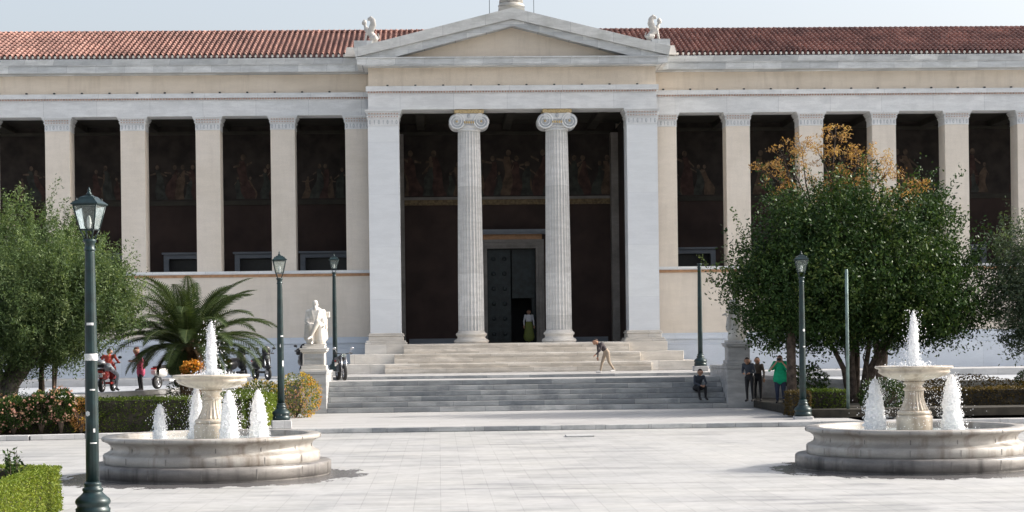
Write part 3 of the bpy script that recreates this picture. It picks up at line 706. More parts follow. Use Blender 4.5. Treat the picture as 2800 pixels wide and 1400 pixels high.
def fountain(loc, label, jets, seed, top, splay, lid):
    rr = random.Random(seed)
    t = empty('fountain', loc, label=label, cat='fountain', group='twin marble fountains on the plaza')
    MB().lathe([(2.42,.004),(2.42,.05),(2.45,.06),(2.45,.27),(2.42,.295),(2.0,.297)],seg=96,cap=False).build('plinth', M['fount_dark'], t)
    ba = MB(); ba.lathe([(2.20,.298),(2.22,.33),(2.22,.47),(2.19,.50),(2.14,.52),(2.075,.56),(2.06,.62),(2.08,.68),(2.14,.725),(2.19,.745),(2.235,.765),(2.25,.80),(2.235,.84),(2.20,.855),(2.03,.857),(1.97,.85),(1.95,.80),(1.95,.4),(0.02,.39)],seg=96,cap=False)
    # thin joints between the stones
    j = ba
    for k in range(14):
        a = 2*math.pi*(k+.35)/14
        j.obox((2.222*math.cos(a+.22),2.222*math.sin(a+.22),.40),.008,.010,.13,a+.22,mi=1)
        j.obox((2.451*math.cos(a+.1),2.451*math.sin(a+.1),.16),.008,.012,.2,a+.1,mi=1)
        j.obox((2.25*math.cos(a+.22),2.25*math.sin(a+.22),.80),.008,.010,.06,a+.22,mi=1); j.obox((2.068*math.cos(a+.22),2.068*math.sin(a+.22),.62),.008,.02,.14,a+.22,mi=1)
    ba = j.build('basin', [M['fount'], M['fount_dark']], t)
    MB().lathe([(1.949,.72),(1.0,.722),(.3,.722)],seg=64,cap=False).build('water', M['water'], t)
    p = MB(); p.lathe([(.37,.40),(.37,1.02),(.36,1.06),(.33,1.085)],seg=40)
    p.lathe([(.34,1.087),(.355,1.11),(.35,1.14),(.32,1.17)],seg=40)
    fl = lambda r,z,a: r*(1-.09*abs(math.sin(10*a)))
    prof = [(.30-.115*math.sin(min(1,u*1.15)*math.pi/2)+.01*u, 1.17+u*.40) for u in [i/14 for i in range(15)]]
    p.lathe(prof,seg=160,mod=fl)
    p.lathe([(.20,1.572),(.225,1.59),(.23,1.61),(.20,1.635),(.165,1.66),(.17,1.70),(.20,1.72),(.22,1.745),(.20,1.77)],seg=40)
    p.build('pedestal', M['bowl'], t)
    gd = lambda r,z,a: r*(1-.06*abs(math.sin(20*a))*(1 if 1.8<z<1.93 else 0))
    b = MB(); b.lathe([(.19,1.772),(.30,1.80),(.50,1.84),(.64,1.89),(.71,1.94),(.735,1.97),(.72,1.985),(.72,2.02),(.76,2.03),(.79,2.045),(.80,2.065),(.79,2.085),(.74,2.09),(.70,2.08),(.45,2.0),(.02,1.98)],seg=160,mod=gd,cap=False)
    bo = b.build('bowl', M['bowl'], t)
    MB().lathe([(.715,2.078),(.4,2.082),(.1,2.085)],seg=48,cap=False).build('bowl_water', M['water'], bo)
    # jets
    def mk(x,y,z,h,r0,r1,sd,nd,rad):
        prof, mod = jet(h,r0*.88,r1,sd); m_ = MB(); m_.lathe(prof,(x,y,z),72,mod=mod)
        for i in range(nd*3):
            u = rr.random()**.9; env = r0*(1.15-.42*u)*max(.02,1-u**4)**.5
            a = rr.uniform(0,6.283); q = env*(.75+.35*rr.random())*(1.0+.16*math.sin(a*3+u*9+sd)) ; sz = rr.uniform(.005,.013)
            px, py, pz = x+q*math.cos(a), y+q*math.sin(a), z+u*h; l_ = sz*rr.uniform(1,2.2)
            m_.add([(px+sz,py,pz),(px,py+sz,pz),(px-sz,py,pz),(px,py-sz,pz),(px,py,pz+l_),(px,py,pz-l_)],[(0,1,4),(1,2,4),(2,3,4),(3,0,4),(1,0,5),(2,1,5),(3,2,5),(0,3,5)],1,True)
        o = m_.build('water_jet', [M['foam'],M['drops']], t)
        d = MB(); droplets(d,nd,(x,y,z),rad,0,h*1.04,rr); do = d.build('droplets', M['drops'], o); do['kind']='stuff'
    for (x,y,h,r0,sd) in jets: mk(x,y,.72,h,r0,r0*.9,sd,180,r0*1.9)
    mk(0,0,2.08,top,.12,.16,lid,260,.33)
    d = MB(); droplets(d,900,(0,0,.75),1.15,.05,1.25,rr,(.003,.009)); o = d.build('falling_drops', M['drops'], t); o['kind']='stuff'
    d = MB(); droplets(d,260,(0,0,2.07),.55,0,.12,rr,(.004,.014)); o = d.build('splash', M['drops'], bo); o['kind']='stuff'
    return t
fountain((-4.72,38.15,0), 'two tier fountain with four small jets, behind the foreground lamp post', [(-1.0,-.5,.78,.15,2),(-.42,.75,1.08,.17,3),(.42,-.6,1.05,.21,4),(.93,.25,1.03,.20,5)], 5, 1.10, .3, 21)
fountain((9.82,37.5,0), 'two tier fountain with two broad white jets, in front of the trees on the right', [(-.76,.25,1.10,.24,7),(.78,.0,1.18,.24,8)], 6, 1.12, .3, 33)

# ------------------------------------------------------------ street lamps
def lamp(loc, rz, label, s=1.0, head=True, plinth=.0, marks=()):
    t = empty('street_lamp', loc, rz, label=label, cat='street lamp', group='green iron street lamps around the plaza')
    z0 = plinth
    if plinth: 
        MB().box(-.30,.30,-.30,.30,0,plinth-.004).build('stone_footing', M['kerb'], t, bevel=.02)
    P = lambda l: [(r*s, z0+z*s) for r,z in l]
    MB().lathe(P([(.27,0),(.275,.10),(.25,.12),(.25,.15),(.275,.18),(.28,.22),(.26,.26),(.20,.31),(.16,.35),(.15,.37),(.165,.39),(.165,.42),(.135,.44),(.13,.47),(.138,.49),(.138,.505),(.115,.515),(.11,.53)]),seg=32).build('lamp_base', M['iron'], t)
    fl = lambda r,z,a: r*(1-.035*abs(math.sin(6*a)))
    top = 4.26
    MB().lathe(P([(.105,.52),(.104,1.5),(.098,2.6),(.088,3.6),(.078,4.2),(.078,4.22)]),seg=48,mod=fl).lathe(P([(.078,4.215),(.092,4.225),(.092,4.25),(.08,4.262),(.078,4.34),(.105,4.37),(.105,4.40),(.06,4.41)]),seg=24).build('lamp_pole', M['iron'], t)
    if head:
        h = empty('lantern',(0,0,0)); h.parent = t
        f = MB(); zb, zt = z0+4.56*s, z0+4.95*s; wb, wt = .115*s, .195*s
        for a in range(4):
            ca, sa = [( -1,-1),(1,-1),(1,1),(-1,1)][a]
            f.tube([(ca*wb,sa*wb,zb),(ca*wt,sa*wt,zt)],.012*s,6)
            f.tube([(ca*wb,sa*wb,zb),(ca*wb*.75,sa*wb*.75,zb-.07*s),(ca*.055*s,sa*.055*s,zb-.17*s)],.012*s,6)
            c2, s2 = [( -1,-1),(1,-1),(1,1),(-1,1)][(a+1)%4]
            f.tube([(ca*wb,sa*wb,zb),(c2*wb,s2*wb,zb)],.012*s,6); f.tube([(ca*wt,sa*wt,zt),(c2*wt,s2*wt,zt)],.016*s,6)
        f.build('lantern_frame', M['iron'], h)
        g = MB(); a_,b_ = wb-.004, wt-.004
        vs = [(x*a_,y*a_,zb) for x,y in ((-1,-1),(1,-1),(1,1),(-1,1))]+[(x*b_,y*b_,zt) for x,y in ((-1,-1),(1,-1),(1,1),(-1,1))]
        g.add(vs,[(0,1,5,4),(1,2,6,5),(2,3,7,6),(3,0,4,7)]); g.build('lantern_glass', M['glass'], h)
        r = MB(); e = .225*s
        lv = [(e,zt+.005*s),(e,zt+.022*s),(.15*s,zt+.085*s),(.105*s,zt+.135*s),(.055*s,zt+.15*s),(.05*s,zt+.165*s)]
        vs = [(x*q,y*q,z) for q,z in lv for x,y in ((-1,-1),(1,-1),(1,1),(-1,1))]
        fs = [(i*4+k,i*4+(k+1)%4,(i+1)*4+(k+1)%4,(i+1)*4+k) for i in range(len(lv)-1) for k in range(4)]+[(3,2,1,0),(20,21,22,23)]
        r.add(vs,fs); zz = zt+.165*s
        r.lathe([(.03*s,zz-.01),(.045*s,zz+.02*s),(.03*s,zz+.04*s),(.018*s,zz+.055*s),(.028*s,zz+.075*s),(.012*s,zz+.10*s),(.004,zz+.13*s)],seg=16)
        for x,y in ((-1,-1),(1,-1),(1,1),(-1,1)): r.lathe([(.012*s,zt+.02*s),(.016*s,zt+.04*s),(.003,zt+.08*s)],(x*.15*s,y*.15*s,.04*s),8)
        r.build('lantern_roof', M['iron'], h)
        MB().lathe([(.02*s,zb),(.03*s,zb+.03*s),(.04*s,zb+.12*s),(.03*s,zb+.2*s),(.005,zb+.23*s)],seg=12).build('bulb', M['sticker'], h)
    for (zz,kind,az) in marks:
        m_ = MB(); rad = .104-.026*max(0,(zz-1.5)/2.7)+.004
        if kind=='tape':
            m_.lathe([(rad+.002,zz-.055),(rad+.008,zz-.03),(rad+.004,zz),(rad+.010,zz+.03),(rad+.003,zz+.055)],seg=24,cap=False,mod=lambda r,z,a: r*(1+.05*math.sin(a*5+z*60))); nm='paper_tape'
        else:
            hh, wa = kind; vs=[]
            for i in range(7):
                a = az-wa+2*wa*i/6
                for q in (-1,1): vs.append(((rad+.004)*math.cos(a),(rad+.004)*math.sin(a),zz+q*hh*(1-.5*abs(i-3)/3*(1 if hh>.03 else 0))))
            m_.add(vs,[(2*i,2*i+2,2*i+3,2*i+1) for i in range(6)]); nm='sticker'
        m_.v = [(x*s,y*s,z0+z*s) for x,y,z in m_.v]
        m_.build(nm, M['sticker'], t)
lamp((-5.56,29.5,0), R(-12), 'tall green iron street lamp with white paper tape, nearest to the camera', marks=((2.52,'tape',0),(1.62,((.045,.35)),R(-105)),(3.05,((.02,.6)),R(-75)),(2.0,((.012,.4)),R(-60)),(1.15,((.01,.5)),R(-55)),(1.35,((.03,.14)),R(-50))))
lamp((-4.84,56.15,.15), R(8), 'green street lamp on a white footing in front of the round flowering bush', s=.985, plinth=.26, marks=((1.75,((.11,.28)),R(-50)),(2.6,((.02,.5)),R(-60)),(2.3,((.06,.15)),R(-95))))
lamp((-4.30,76,1.41), R(5), 'slim green street lamp just right of the seated statue', s=.93, plinth=.2)
lamp((10.91,76,1.41), 0, 'green street lamp post without lantern, right of the portico', s=.97, head=False, plinth=.22)
lamp((11.50,57.5,.004), R(-6), 'green street lamp in front of the dark tree on the right', s=1.0, plinth=.24, marks=((2.72,((.05,.4)),R(-60)),(2.2,((.02,.4)),R(-60))))
m_ = MB(); m_.lathe([(.055,.0),(.055,3.0),(.05,4.86),(.035,4.9)],(0,0,0),16); o = m_.build('metal_pole', M['iron_l']); o.location = (13.12,58.3,.01); tag(o,'thin plain grey metal pole rising in front of the right tree','pole')

# slab on the plaza
m_ = MB().box(-.40,.40,-.28,.28,.004,.05); o = m_.build('stone_slab', M['pedestal'], bevel=.01); o.location=(3.95,51.6,0); tag(o,'small flat grey stone slab lying on the plaza before the landing','slab')
# ------------------------------------------------------------ pedestals
def pedestal(x0, x1, yf, depth, label, mat, zs, insc, flank):
    cx = (x0+x1)/2; w_ = x1-x0
    t = empty('statue_pedestal', (cx,yf,.15), label=label, cat='pedestal', group='pedestals flanking the steps')
    z = lambda v: v-.15
    MB().box(-w_/2,w_/2,0,depth,0,z(1.60)).build('lower_block', mat, t, bevel=.015)
    MB().box(-w_/2-.02,w_/2+.02,-.02,depth+.02,z(1.604),z(1.72)).build('lower_coping', mat, t, bevel=.015)
    u = MB(); yc = .62
    for (h, a, b) in ((.50,1.724,1.80),(.465,1.803,1.93),(.41,1.933,2.40),(.44,2.403,2.44),(.49,2.443,2.52),(.52,2.523,2.58),(.42,2.583,2.68)):
        u.box(-h,h,yc-h,yc+h,z(a),z(b))
    d = u.build('die', M['marble_base'] if insc else mat, t, bevel=.012)
    if insc:
        fr = MB(); fr.box(-.35,.35,yc-.413,yc-.409,z(1.98),z(2.36)); p_ = fr.build('inscription_panel', M['pedestal'], d)
        q = MB()
        for i,ch in enumerate('NSVOXNOVNX'):   # unreadable worn letters: short strokes only
            x = -.29+i*.062; 
            zc = z(2.17)+random.uniform(-.02,.02)
            for s_ in range(4):
                q.obox((x+random.uniform(-.012,.012),yc-.4165,zc+random.uniform(-.03,.03)),.013,.006,random.uniform(.08,.14),0,0,random.uniform(-.9,.9))
        q.build('worn_letters', M['statue_old'], p_)
    return t
pedestal(-5.13,-4.18,68,4.2,'veined grey and cream marble pedestal left of the steps, carrying the seated statue', M['pedestal'], None, True, 1)
pedestal(10.75,11.75,68,4.2,'dark grey marble pedestal right of the steps, half hidden by people and tree shade', M['pedestal'], None, False, 1)

# ------------------------------------------------------------ figures: one continuous body from joined tapered limbs
def blend_mesh(name, bones, mats, vox=.016, parent=None, smooth=2, drop=None):
    """bones: (p,q,r1,r2,matindex[,flat(sx,sy)])"""
    mb = MB()
    for bn in bones:
        p, q, r1, r2 = Vector(bn[0]), Vector(bn[1]), bn[2], bn[3]
        d = q-p; n = max(2, int(d.length/max(.01,min(r1,r2)*.7)))
        n = min(n, 14)
        fl_ = bn[5] if len(bn) > 5 else None
        if d.length < 1e-4:
            mb.ell(p, r1*(fl_[0] if fl_ else 1), r1*(fl_[1] if fl_ else 1), r2, 14, 10); continue
        if fl_ is None:
            pts = [p+d*i/n for i in range(n+1)]; mb.tube(pts,[r1+(r2-r1)*i/n for i in range(n+1)],12)
            mb.ell(p,r1,r1,r1,12,8); mb.ell(q,r2,r2,r2,12,8)
        else:
            for i in range(n+1):
                c = p+d*i/n; r = r1+(r2-r1)*i/n; mb.ell(c, r*fl_[0], r*fl_[1], r*.8+d.length/n*.6, 14, 8)
    me = bpy.data.meshes.new('tmp'); me.from_pydata(mb.v,[],mb.f)
    o = bpy.data.objects.new('tmp', me); COL.objects.link(o)
    md = o.modifiers.new('r','REMESH'); md.mode='VOXEL'; md.voxel_size=vox; md.use_smooth_shade=True
    if smooth: s_ = o.modifiers.new('s','SMOOTH'); s_.iterations=smooth; s_.factor=.5
    dg = bpy.context.evaluated_depsgraph_get(); ev = o.evaluated_get(dg); me2 = bpy.data.meshes.new_from_object(ev)
    bpy.data.objects.remove(o); me2.name = name
    me2.materials.clear()
    for m_ in mats: me2.materials.append(m_)
    nf = len(me2.polygons); cen = np.empty(nf*3); me2.polygons.foreach_get('center', cen); cen = cen.reshape(-1,3)
    best = np.full(nf, 1e9); idx = np.zeros(nf, int)
    for bn in bones:
        p = np.array(bn[0],float); q = np.array(bn[1],float); d = q-p; L2 = (d@d)
        u = np.clip(((cen-p)@d)/L2,0,1) if L2>1e-8 else np.zeros(nf)
        c = p+u[:,None]*d; r = bn[2]+(bn[3]-bn[2])*u
        dv = cen-c
        if len(bn)>5 and bn[5]: dv = dv/np.array([bn[5][0],bn[5][1],1.0])
        ds = np.linalg.norm(dv,axis=1)-r
        m_ = ds<best; best[m_]=ds[m_]; idx[m_]=bn[4]
    me2.polygons.foreach_set('material_index', idx.astype(np.int32)); me2.polygons.foreach_set('use_smooth',[True]*nf)
    ob = bpy.data.objects.new(name, me2); COL.objects.link(ob)
    if parent: ob.parent = parent
    return ob
def hand(p, dirv, side, mi, s=1.0, curl=.4):
    p = Vector(p); d = Vector(dirv).normalized(); out = []
    a = d.cross(Vector((0,0,1)));  a = a.normalized() if a.length>.1 else Vector((1,0,0)); b = a.cross(d)
    pc = p+d*.08*s
    out.append((p, pc, .026*s, .034*s, mi))
    for i,(o_,l_) in enumerate(((-.027,.062),(-.009,.075),(.009,.07),(.026,.055))):
        q = pc+a*o_*s*1.2; m_ = q+d*l_*.6*s-b*curl*.02*s; e = m_+d*l_*.5*s-b*curl*.045*s
        out += [(q,m_,.0095*s,.009*s,mi),(m_,e,.009*s,.0075*s,mi)]
    q = p+d*.03*s+a*side*.03*s; out.append((q, q+(d*.045+a*side*.035)*s,.012*s,.009*s,mi))
    return out
def human(j, skin=0, top=1, bot=2, shoe=3, sleeve='long', build=1.0, female=False):
    V = Vector; b = []
    pel, che, nk, hd = V(j['pelvis']), V(j['chest']), V(j['neck']), V(j['head'])
    ww = build
    b.append((pel, pel+(che-pel)*.45, .115*ww, .105*ww, bot if not j.get('longtop') else top, (1.35,.95)))
    b.append((pel+(che-pel)*.3, che, .108*ww, .125*ww, top, (1.3,.9)))
    shl, shr = V(j['shl']), V(j['shr'])
    b.append((che, shl, .10*ww, .062*ww, top)); b.append((che, shr, .10*ww, .062*ww, top))
    b.append((che, nk, .08, .052, top)); b.append((nk, hd-V((0,0,.05)), .05, .05, skin))
    b.append((hd, hd+V((0,0,.0001)), .082, .115, skin, (1,1.12)))
    f = V(j.get('face',(0,-1,0))).normalized()
    b.append((hd+f*.03+V((0,0,-.06)), hd+f*.045+V((0,0,-.075)), .052,.045, skin))
    b.append((hd+f*.085+V((0,0,.0)), hd+f*.105+V((0,0,-.03)), .010,.016, skin))
    sd_ = f.cross(V((0,0,1)))
    for s in (-1,1): b.append((hd+sd_*s*.08+V((0,0,-.005)), hd+sd_*s*.085+V((0,0,-.03)), .016,.012, skin))
    for s,sh,el,ha in ((-1,shl,V(j['ell']),V(j['hal'])),(1,shr,V(j['elr']),V(j['har']))):
        b.append((sh, el, .052*ww, .042, top)); low = top if sleeve=='long' else skin
        b.append((el, ha, .042 if sleeve=='long' else .038, .028, low))
        b += hand(ha, ha-el, -s, skin)
    for s,hp,kn,an,to in ((-1,V(j['hpl']),V(j['knl']),V(j['anl']),V(j['tol'])),(1,V(j['hpr']),V(j['knr']),V(j['anr']),V(j['tor']))):
        b.append((pel, hp, .11*ww, .10*ww, bot)); b.append((hp, kn, .098*ww, .062*ww, bot)); b.append((kn, an, .062*ww, .042, bot))
        b.append((an+V((0,0,-.02)), to, .048, .036, shoe))
    return b
def stand(h=1.68, lean=0, stride=0, **k):
    s = h/1.72
    j = dict(pelvis=(0,0,.95*s), chest=(0,-lean*.5,1.32*s), neck=(0,-lean*.9,1.47*s), head=(0,-lean*1.1-.01,1.60*s),
        shl=(-.185*s,-lean*.8,1.41*s), shr=(.185*s,-lean*.8,1.41*s), ell=(-.25*s,-lean*.6+.03,1.13*s), elr=(.25*s,-lean*.6+.03,1.13*s),
        hal=(-.26*s,-lean*.5-.06,.90*s), har=(.26*s,-lean*.5-.06,.90*s), hpl=(-.10*s,0,.91*s), hpr=(.10*s,0,.91*s),
        knl=(-.11*s,-.02-stride*.5,.50*s), knr=(.11*s,-.02+stride*.3,.50*s), anl=(-.11*s,.02-stride,.09*s), anr=(.11*s,.03+stride,.09*s+abs(stride)*.15),
        tol=(-.12*s,-.14-stride,.04), tor=(.13*s,-.13+stride,.04+abs(stride)*.1))
    j.update(k); return j
def cm(name, c, **k): return plain(name, c, k.pop('rough',.8), var=.12, scale=12, **k)
SK = cm('skin_tone', (.50,.30,.21)); SK2 = cm('tanned_skin', (.36,.20,.13)); DK = cm('black_cloth', (.012,.012,.015)); SHOE = cm('dark_shoe', (.03,.028,.028))
HAIR = cm('dark_brown_hair', (.035,.02,.014)); HAIRR = cm('reddish_brown_hair', (.10,.03,.018))
def person(loc, rz, j, mats, label, hair=None, hairm=HAIR, extra=(), **kw):
    t = empty('person', loc, rz, label=label, cat='person')
    bones = human(j, **kw)+list(extra)
    blend_mesh('body', bones, mats, .014, t)
    hd = Vector(j['head']); f = Vector(j.get('face',(0,-1,0))).normalized(); hb = MB()
    Rm = f.to_track_quat('-Y','Z').to_matrix()
    c = hd+Rm@Vector((0,.022,.025)); hb.ell(c,.092,.105,.108,16,10,M=Rm,jit=.02)
    if hair=='long': hb.ell(hd+Rm@Vector((0,.075,-.08)),.085,.05,.15,12,8,M=Rm,jit=.05)
    if hair=='bun': hb.ell(hd+Rm@Vector((0,.10,.06)),.045,.045,.05,10,8,M=Rm,jit=.06)
    hb.build('hair', hairm, t)
    e = MB()
    for s in (-1,1): e.ell(hd+Rm@Vector((s*.03,-.083,.015)),.011,.008,.007,8,6)
    e.build('eyes', DK, t)
    return t
# woman in pink on the street, looking down at her phone, facing left
pk = cm('pink_coat', (.52,.085,.16))
PW_ = stand(1.63, lean=.10, face=(0,-1,-.45), longtop=True, ell=(-.24,-.02,1.12), hal=(-.13,-.30,1.12), elr=(.24,.02,1.10), har=(.12,-.32,1.10), head=(0,-.15,1.50))
t = person((-11.07,68.3,1.07), R(-62), PW_, [SK,pk,DK,SHOE], 'woman in a pink coat looking at her phone on the street', hair='bun', hairm=HAIRR, extra=[((0,0,1.0),(0,.02,.72),.15,.185,1,(1.2,.85))])
MB().ell((.10,.19,1.02),.11,.07,.12,14,10).tube([(.1,.16,1.08),(.08,.02,1.36),(-.08,-.12,1.40),(-.15,-.02,1.22)],.012,6).build('shoulder_bag', M['black'], t)
MB().obox((0,-.42,1.14),.13,.08,.015,0,R(25)).build('phone', M['black'], t)
# woman in the doorway
wt = cm('white_shirt', (.62,.63,.66)); gr = cm('olive_skirt', (.16,.19,.045))
t = person((4.42,89.5,2.69), R(6), stand(1.62, lean=.0, longtop=False), [SK2,wt,gr,SHOE], 'woman in a white top and olive skirt standing in the dark doorway', hair='long', extra=[((0,0,.92),(0,0,.30),.15,.24,2,(1.15,.8))])
# blurred walker on the porch steps
br = cm('grey_brown_jacket', (.045,.035,.04)); tan = cm('tan_trousers', (.34,.27,.20)); ws = cm('white_shoes', (.7,.68,.66))
t = person((6.85,74.6,1.41), R(-70), stand(1.55, lean=.3, stride=.26, head=(0,-.50,1.27), neck=(0,-.38,1.22), chest=(0,-.22,1.12), shl=(-.18,-.31,1.17), shr=(.18,-.31,1.17), ell=(-.22,-.28,.90), elr=(.22,-.40,.92), hal=(-.2,-.30,.66), har=(.2,-.58,.76)), [SK2,br,tan,ws], 'stooping person in dark jacket, tan trousers and white shoes walking up before the portico')
# photographer in green
gn = cm('bright_green_shirt', (.0,.36,.17)); jean = cm('dark_jeans', (.02,.03,.06))
G = stand(1.74, lean=.06, ell=(-.36,-.20,1.16), elr=(.37,-.22,1.14), hal=(-.07,-.24,1.50), har=(.08,-.24,1.50), head=(0,-.10,1.58))
t = person((12.10,64.5,.42), R(-18), G, [SK,gn,jean,SHOE], 'person in a bright green shirt holding a camera up to the face', hair=None, hairm=HAIRR, sleeve='short', build=1.35, extra=[((0,.0,1.20),(0,.02,.86),.155,.20,1,(1.35,1.0)),((-.185,-.05,1.40),(-.25,-.15,1.24),.07,.075,1),((.185,-.05,1.40),(.25,-.16,1.23),.07,.075,1)])
MB().obox((0,-.27,1.56),.15,.07,.09).lathe([(.035,0),(.04,.07),(.036,.10)],seg=16,M=Matrix.Rotation(R(90),4,'X'),c=(0,-.30,1.56)).build('camera', M['black'], t)
# companions in the shade beside the pedestal
dv = cm('faded_dark_blue_shirt', (.045,.055,.075)); bw = cm('dull_brown_top', (.10,.075,.055)); 
C1 = stand(1.66, lean=.20, head=(0,-.26,1.50), neck=(0,-.18,1.40), face=(0,-1,-.5), hal=(-.12,-.32,1.05), har=(.12,-.32,1.05), ell=(-.24,-.10,1.08), elr=(.24,-.10,1.08))
person((11.35,66.5,.42), R(-30), C1, [SK2,dv,DK,SHOE], 'person in dark clothes bending forward in front of the dark pedestal', hair='long')
person((11.72,66.9,.42), R(-20), stand(1.62, lean=.12), [SK2,bw,DK,SHOE], 'person in a dull brown top standing just left of the green shirt', hair='long')
SJ = dict(pelvis=(0,0,.55), chest=(0,-.16,.90), neck=(0,-.24,1.04), head=(0,-.30,1.15), shl=(-.18,-.2,.98), shr=(.18,-.2,.98), ell=(-.24,-.30,.74), elr=(.24,-.30,.74), hal=(-.08,-.5,.66), har=(.08,-.5,.66),
   hpl=(-.10,-.02,.55), hpr=(.10,-.02,.55), knl=(-.14,-.45,.58), knr=(.14,-.45,.58), anl=(-.12,-.50,.20), anr=(.12,-.50,.20), tol=(-.13,-.66,.14), tor=(.13,-.66,.14), face=(0,-1,-.3))
person((9.75,68.85,.34), R(15), SJ, [SK2,dv,DK,SHOE], 'person in dark clothes sitting on the grey steps beside the dark pedestal')

# seated marble scholar
t = empty('seated_statue', (-4.60,68.62,2.68), label='cream marble statue of a seated man in a long coat with crossed legs', cat='statue')
V_ = dict(pelvis=(0,.12,.66), chest=(0,.16,1.10), neck=(0,.14,1.33), head=(0,.08,1.52), shl=(-.27,.16,1.25), shr=(.27,.16,1.25), ell=(-.38,.08,.92), elr=(.38,.10,.90), hal=(-.20,-.28,.80), har=(.34,-.26,.74),
   hpl=(-.14,.08,.62), hpr=(.14,.08,.62), knl=(-.17,-.42,.74), knr=(.10,-.44,.86), anl=(-.10,-.38,.14), anr=(-.12,-.56,.34), tol=(-.12,-.58,.07), tor=(-.24,-.72,.24))
bones = human(V_, 0,0,0,0, build=1.8)
bones += [((-.27,.05,.95),(-.30,-.02,.30),.11,.15,0),((.27,.05,.95),(.30,.0,.30),.12,.17,0),((0,.15,.75),(0,.10,.25),.27,.31,0,(1.15,.8)),((0,.12,1.15),(0,.1,.8),.26,.29,0,(1.15,.8)),((-.16,-.2,.7),(-.16,-.2,.2),.16,.2,0),((.16,-.2,.72),(.18,-.2,.2),.17,.22,0),((-.13,-.10,.62),(-.2,-.25,.25),.13,.12,0),((.12,-.05,.6),(.22,-.22,.2),.14,.13,0),
  ((-.13,-.03,1.30),(-.05,-.07,.95),.045,.05,0),((.13,-.03,1.30),(.05,-.07,.95),.045,.05,0),((0,.04,1.58),(0,.06,1.60),.105,.10,0),((0,-.02,1.43),(0,-.04,1.38),.06,.05,0)]
blend_mesh('figure', bones, [M['statue']], .018, t, 1)
c = MB(); c.box(-.36,.36,.0,.50,.0,.08); c.box(-.34,.34,.05,.48,.08,.60); c.box(-.40,-.30,-.10,.48,.60,.84); c.box(.30,.42,-.10,.48,.60,.86); c.box(-.40,.42,.38,.50,.60,1.12); c.box(.28,.52,.34,.50,1.04,1.26); c.box(-.40,.40,-.40,.0,-.0,.06)
c.build('chair', M['statue'], t, bevel=.02)
# standing robed statue, right
t = empty('standing_statue', (11.22,68.62,2.68), R(8), label='weathered grey marble robed statue partly hidden by the tree on the right', cat='statue')
V2 = stand(1.78, lean=.02, hal=(-.42,-.22,.98), ell=(-.34,-.02,1.15), har=(.10,-.2,1.2), elr=(.3,-.05,1.12), build=1)
V2.pop('build')
bones = human(V2,0,0,0,0,build=1.25)+[((0,0,1.0),(0,0,.12),.19,.30,0,(1.15,.85)),((-.2,0,1.35),(-.28,.02,.45),.10,.13,0),((.2,-.05,1.3),(-.1,-.16,.75),.09,.11,0),((.22,0,1.3),(.27,.02,.2),.10,.15,0),((0,-.05,1.58),(0,.03,1.66),.10,.09,0),((0,-.09,1.52),(0,-.10,1.44),.06,.05,0),((-.44,-.24,1.0),(-.60,-.24,.95),.05,.03,0)]
blend_mesh('figure', bones, [M['statue_old']], .02, t, 1)

# sphinxes on the corners of the pediment
def sphinx(x, s, label):
    t = empty('sphinx_statue', (x,82.0,16.2), 0, label=label, cat='statue', group='sphinxes on the pediment corners')
    Q = lambda a,b_,c_: (a*s,b_,c_)
    b = [(Q(.22,0,.18),Q(.05,0,.42),.15,.12,0),(Q(.05,0,.42),Q(-.14,0,.62),.12,.09,0),(Q(-.14,0,.62),Q(-.20,0,.80),.075,.055,0),(Q(-.22,0,.88),Q(-.225,0,.885),.085,.10,0),(Q(-.30,0,.86),Q(-.32,0,.84),.03,.02,0),(Q(-.2,0,.95),Q(-.23,0,1.0),.07,.04,0),
      (Q(-.10,-.07,.52),Q(-.20,-.08,.04),.05,.035,0),(Q(-.10,.07,.52),Q(-.20,.08,.04),.05,.035,0),(Q(-.20,-.08,.04),Q(-.30,-.08,.03),.04,.03,0),(Q(-.20,.08,.04),Q(-.30,.08,.03),.04,.03,0),
      (Q(.24,-.09,.20),Q(.06,-.11,.20),.11,.06,0),(Q(.24,.09,.20),Q(.06,.11,.20),.11,.06,0),(Q(.06,-.11,.20),Q(.14,-.12,.04),.05,.035,0),(Q(.14,-.12,.04),Q(.02,-.12,.03),.035,.03,0),(Q(.06,.11,.20),Q(.14,.12,.04),.05,.035,0),
      (Q(.34,0,.12),Q(.44,0,.22),.03,.025,0),(Q(.44,0,.22),Q(.38,0,.40),.025,.02,0)]
    for yy in (-.09,.09):
        w_ = [(.0,.45,.10),(.10,.62,.12),(.17,.80,.12),(.16,.96,.10),(.07,1.07,.07),(-.03,1.06,.04),(-.06,1.0,.02)]
        for (a1,c1,r1),(a2,c2,r2) in zip(w_[:-1],w_[1:]): b.append((Q(a1,yy,c1),Q(a2,yy,c2),r1,r2,0,(1,.35)))
    b = [(p_,q_,r1_*1.15,r2_*1.15,*rest) for (p_,q_,r1_,r2_,*rest) in b]
    blend_mesh('sphinx_body', b, [M['sphinx']], .018, t, 1)
    MB().box(-.42,.42,-.2,.2,-.12,.02).build('sphinx_plinth', M['sphinx'], t, bevel=.01)
sphinx(-2.93, 1, 'small winged sphinx on the left corner of the pediment, facing left')
sphinx(9.88, -1, 'small winged sphinx on the right corner of the pediment, facing right')

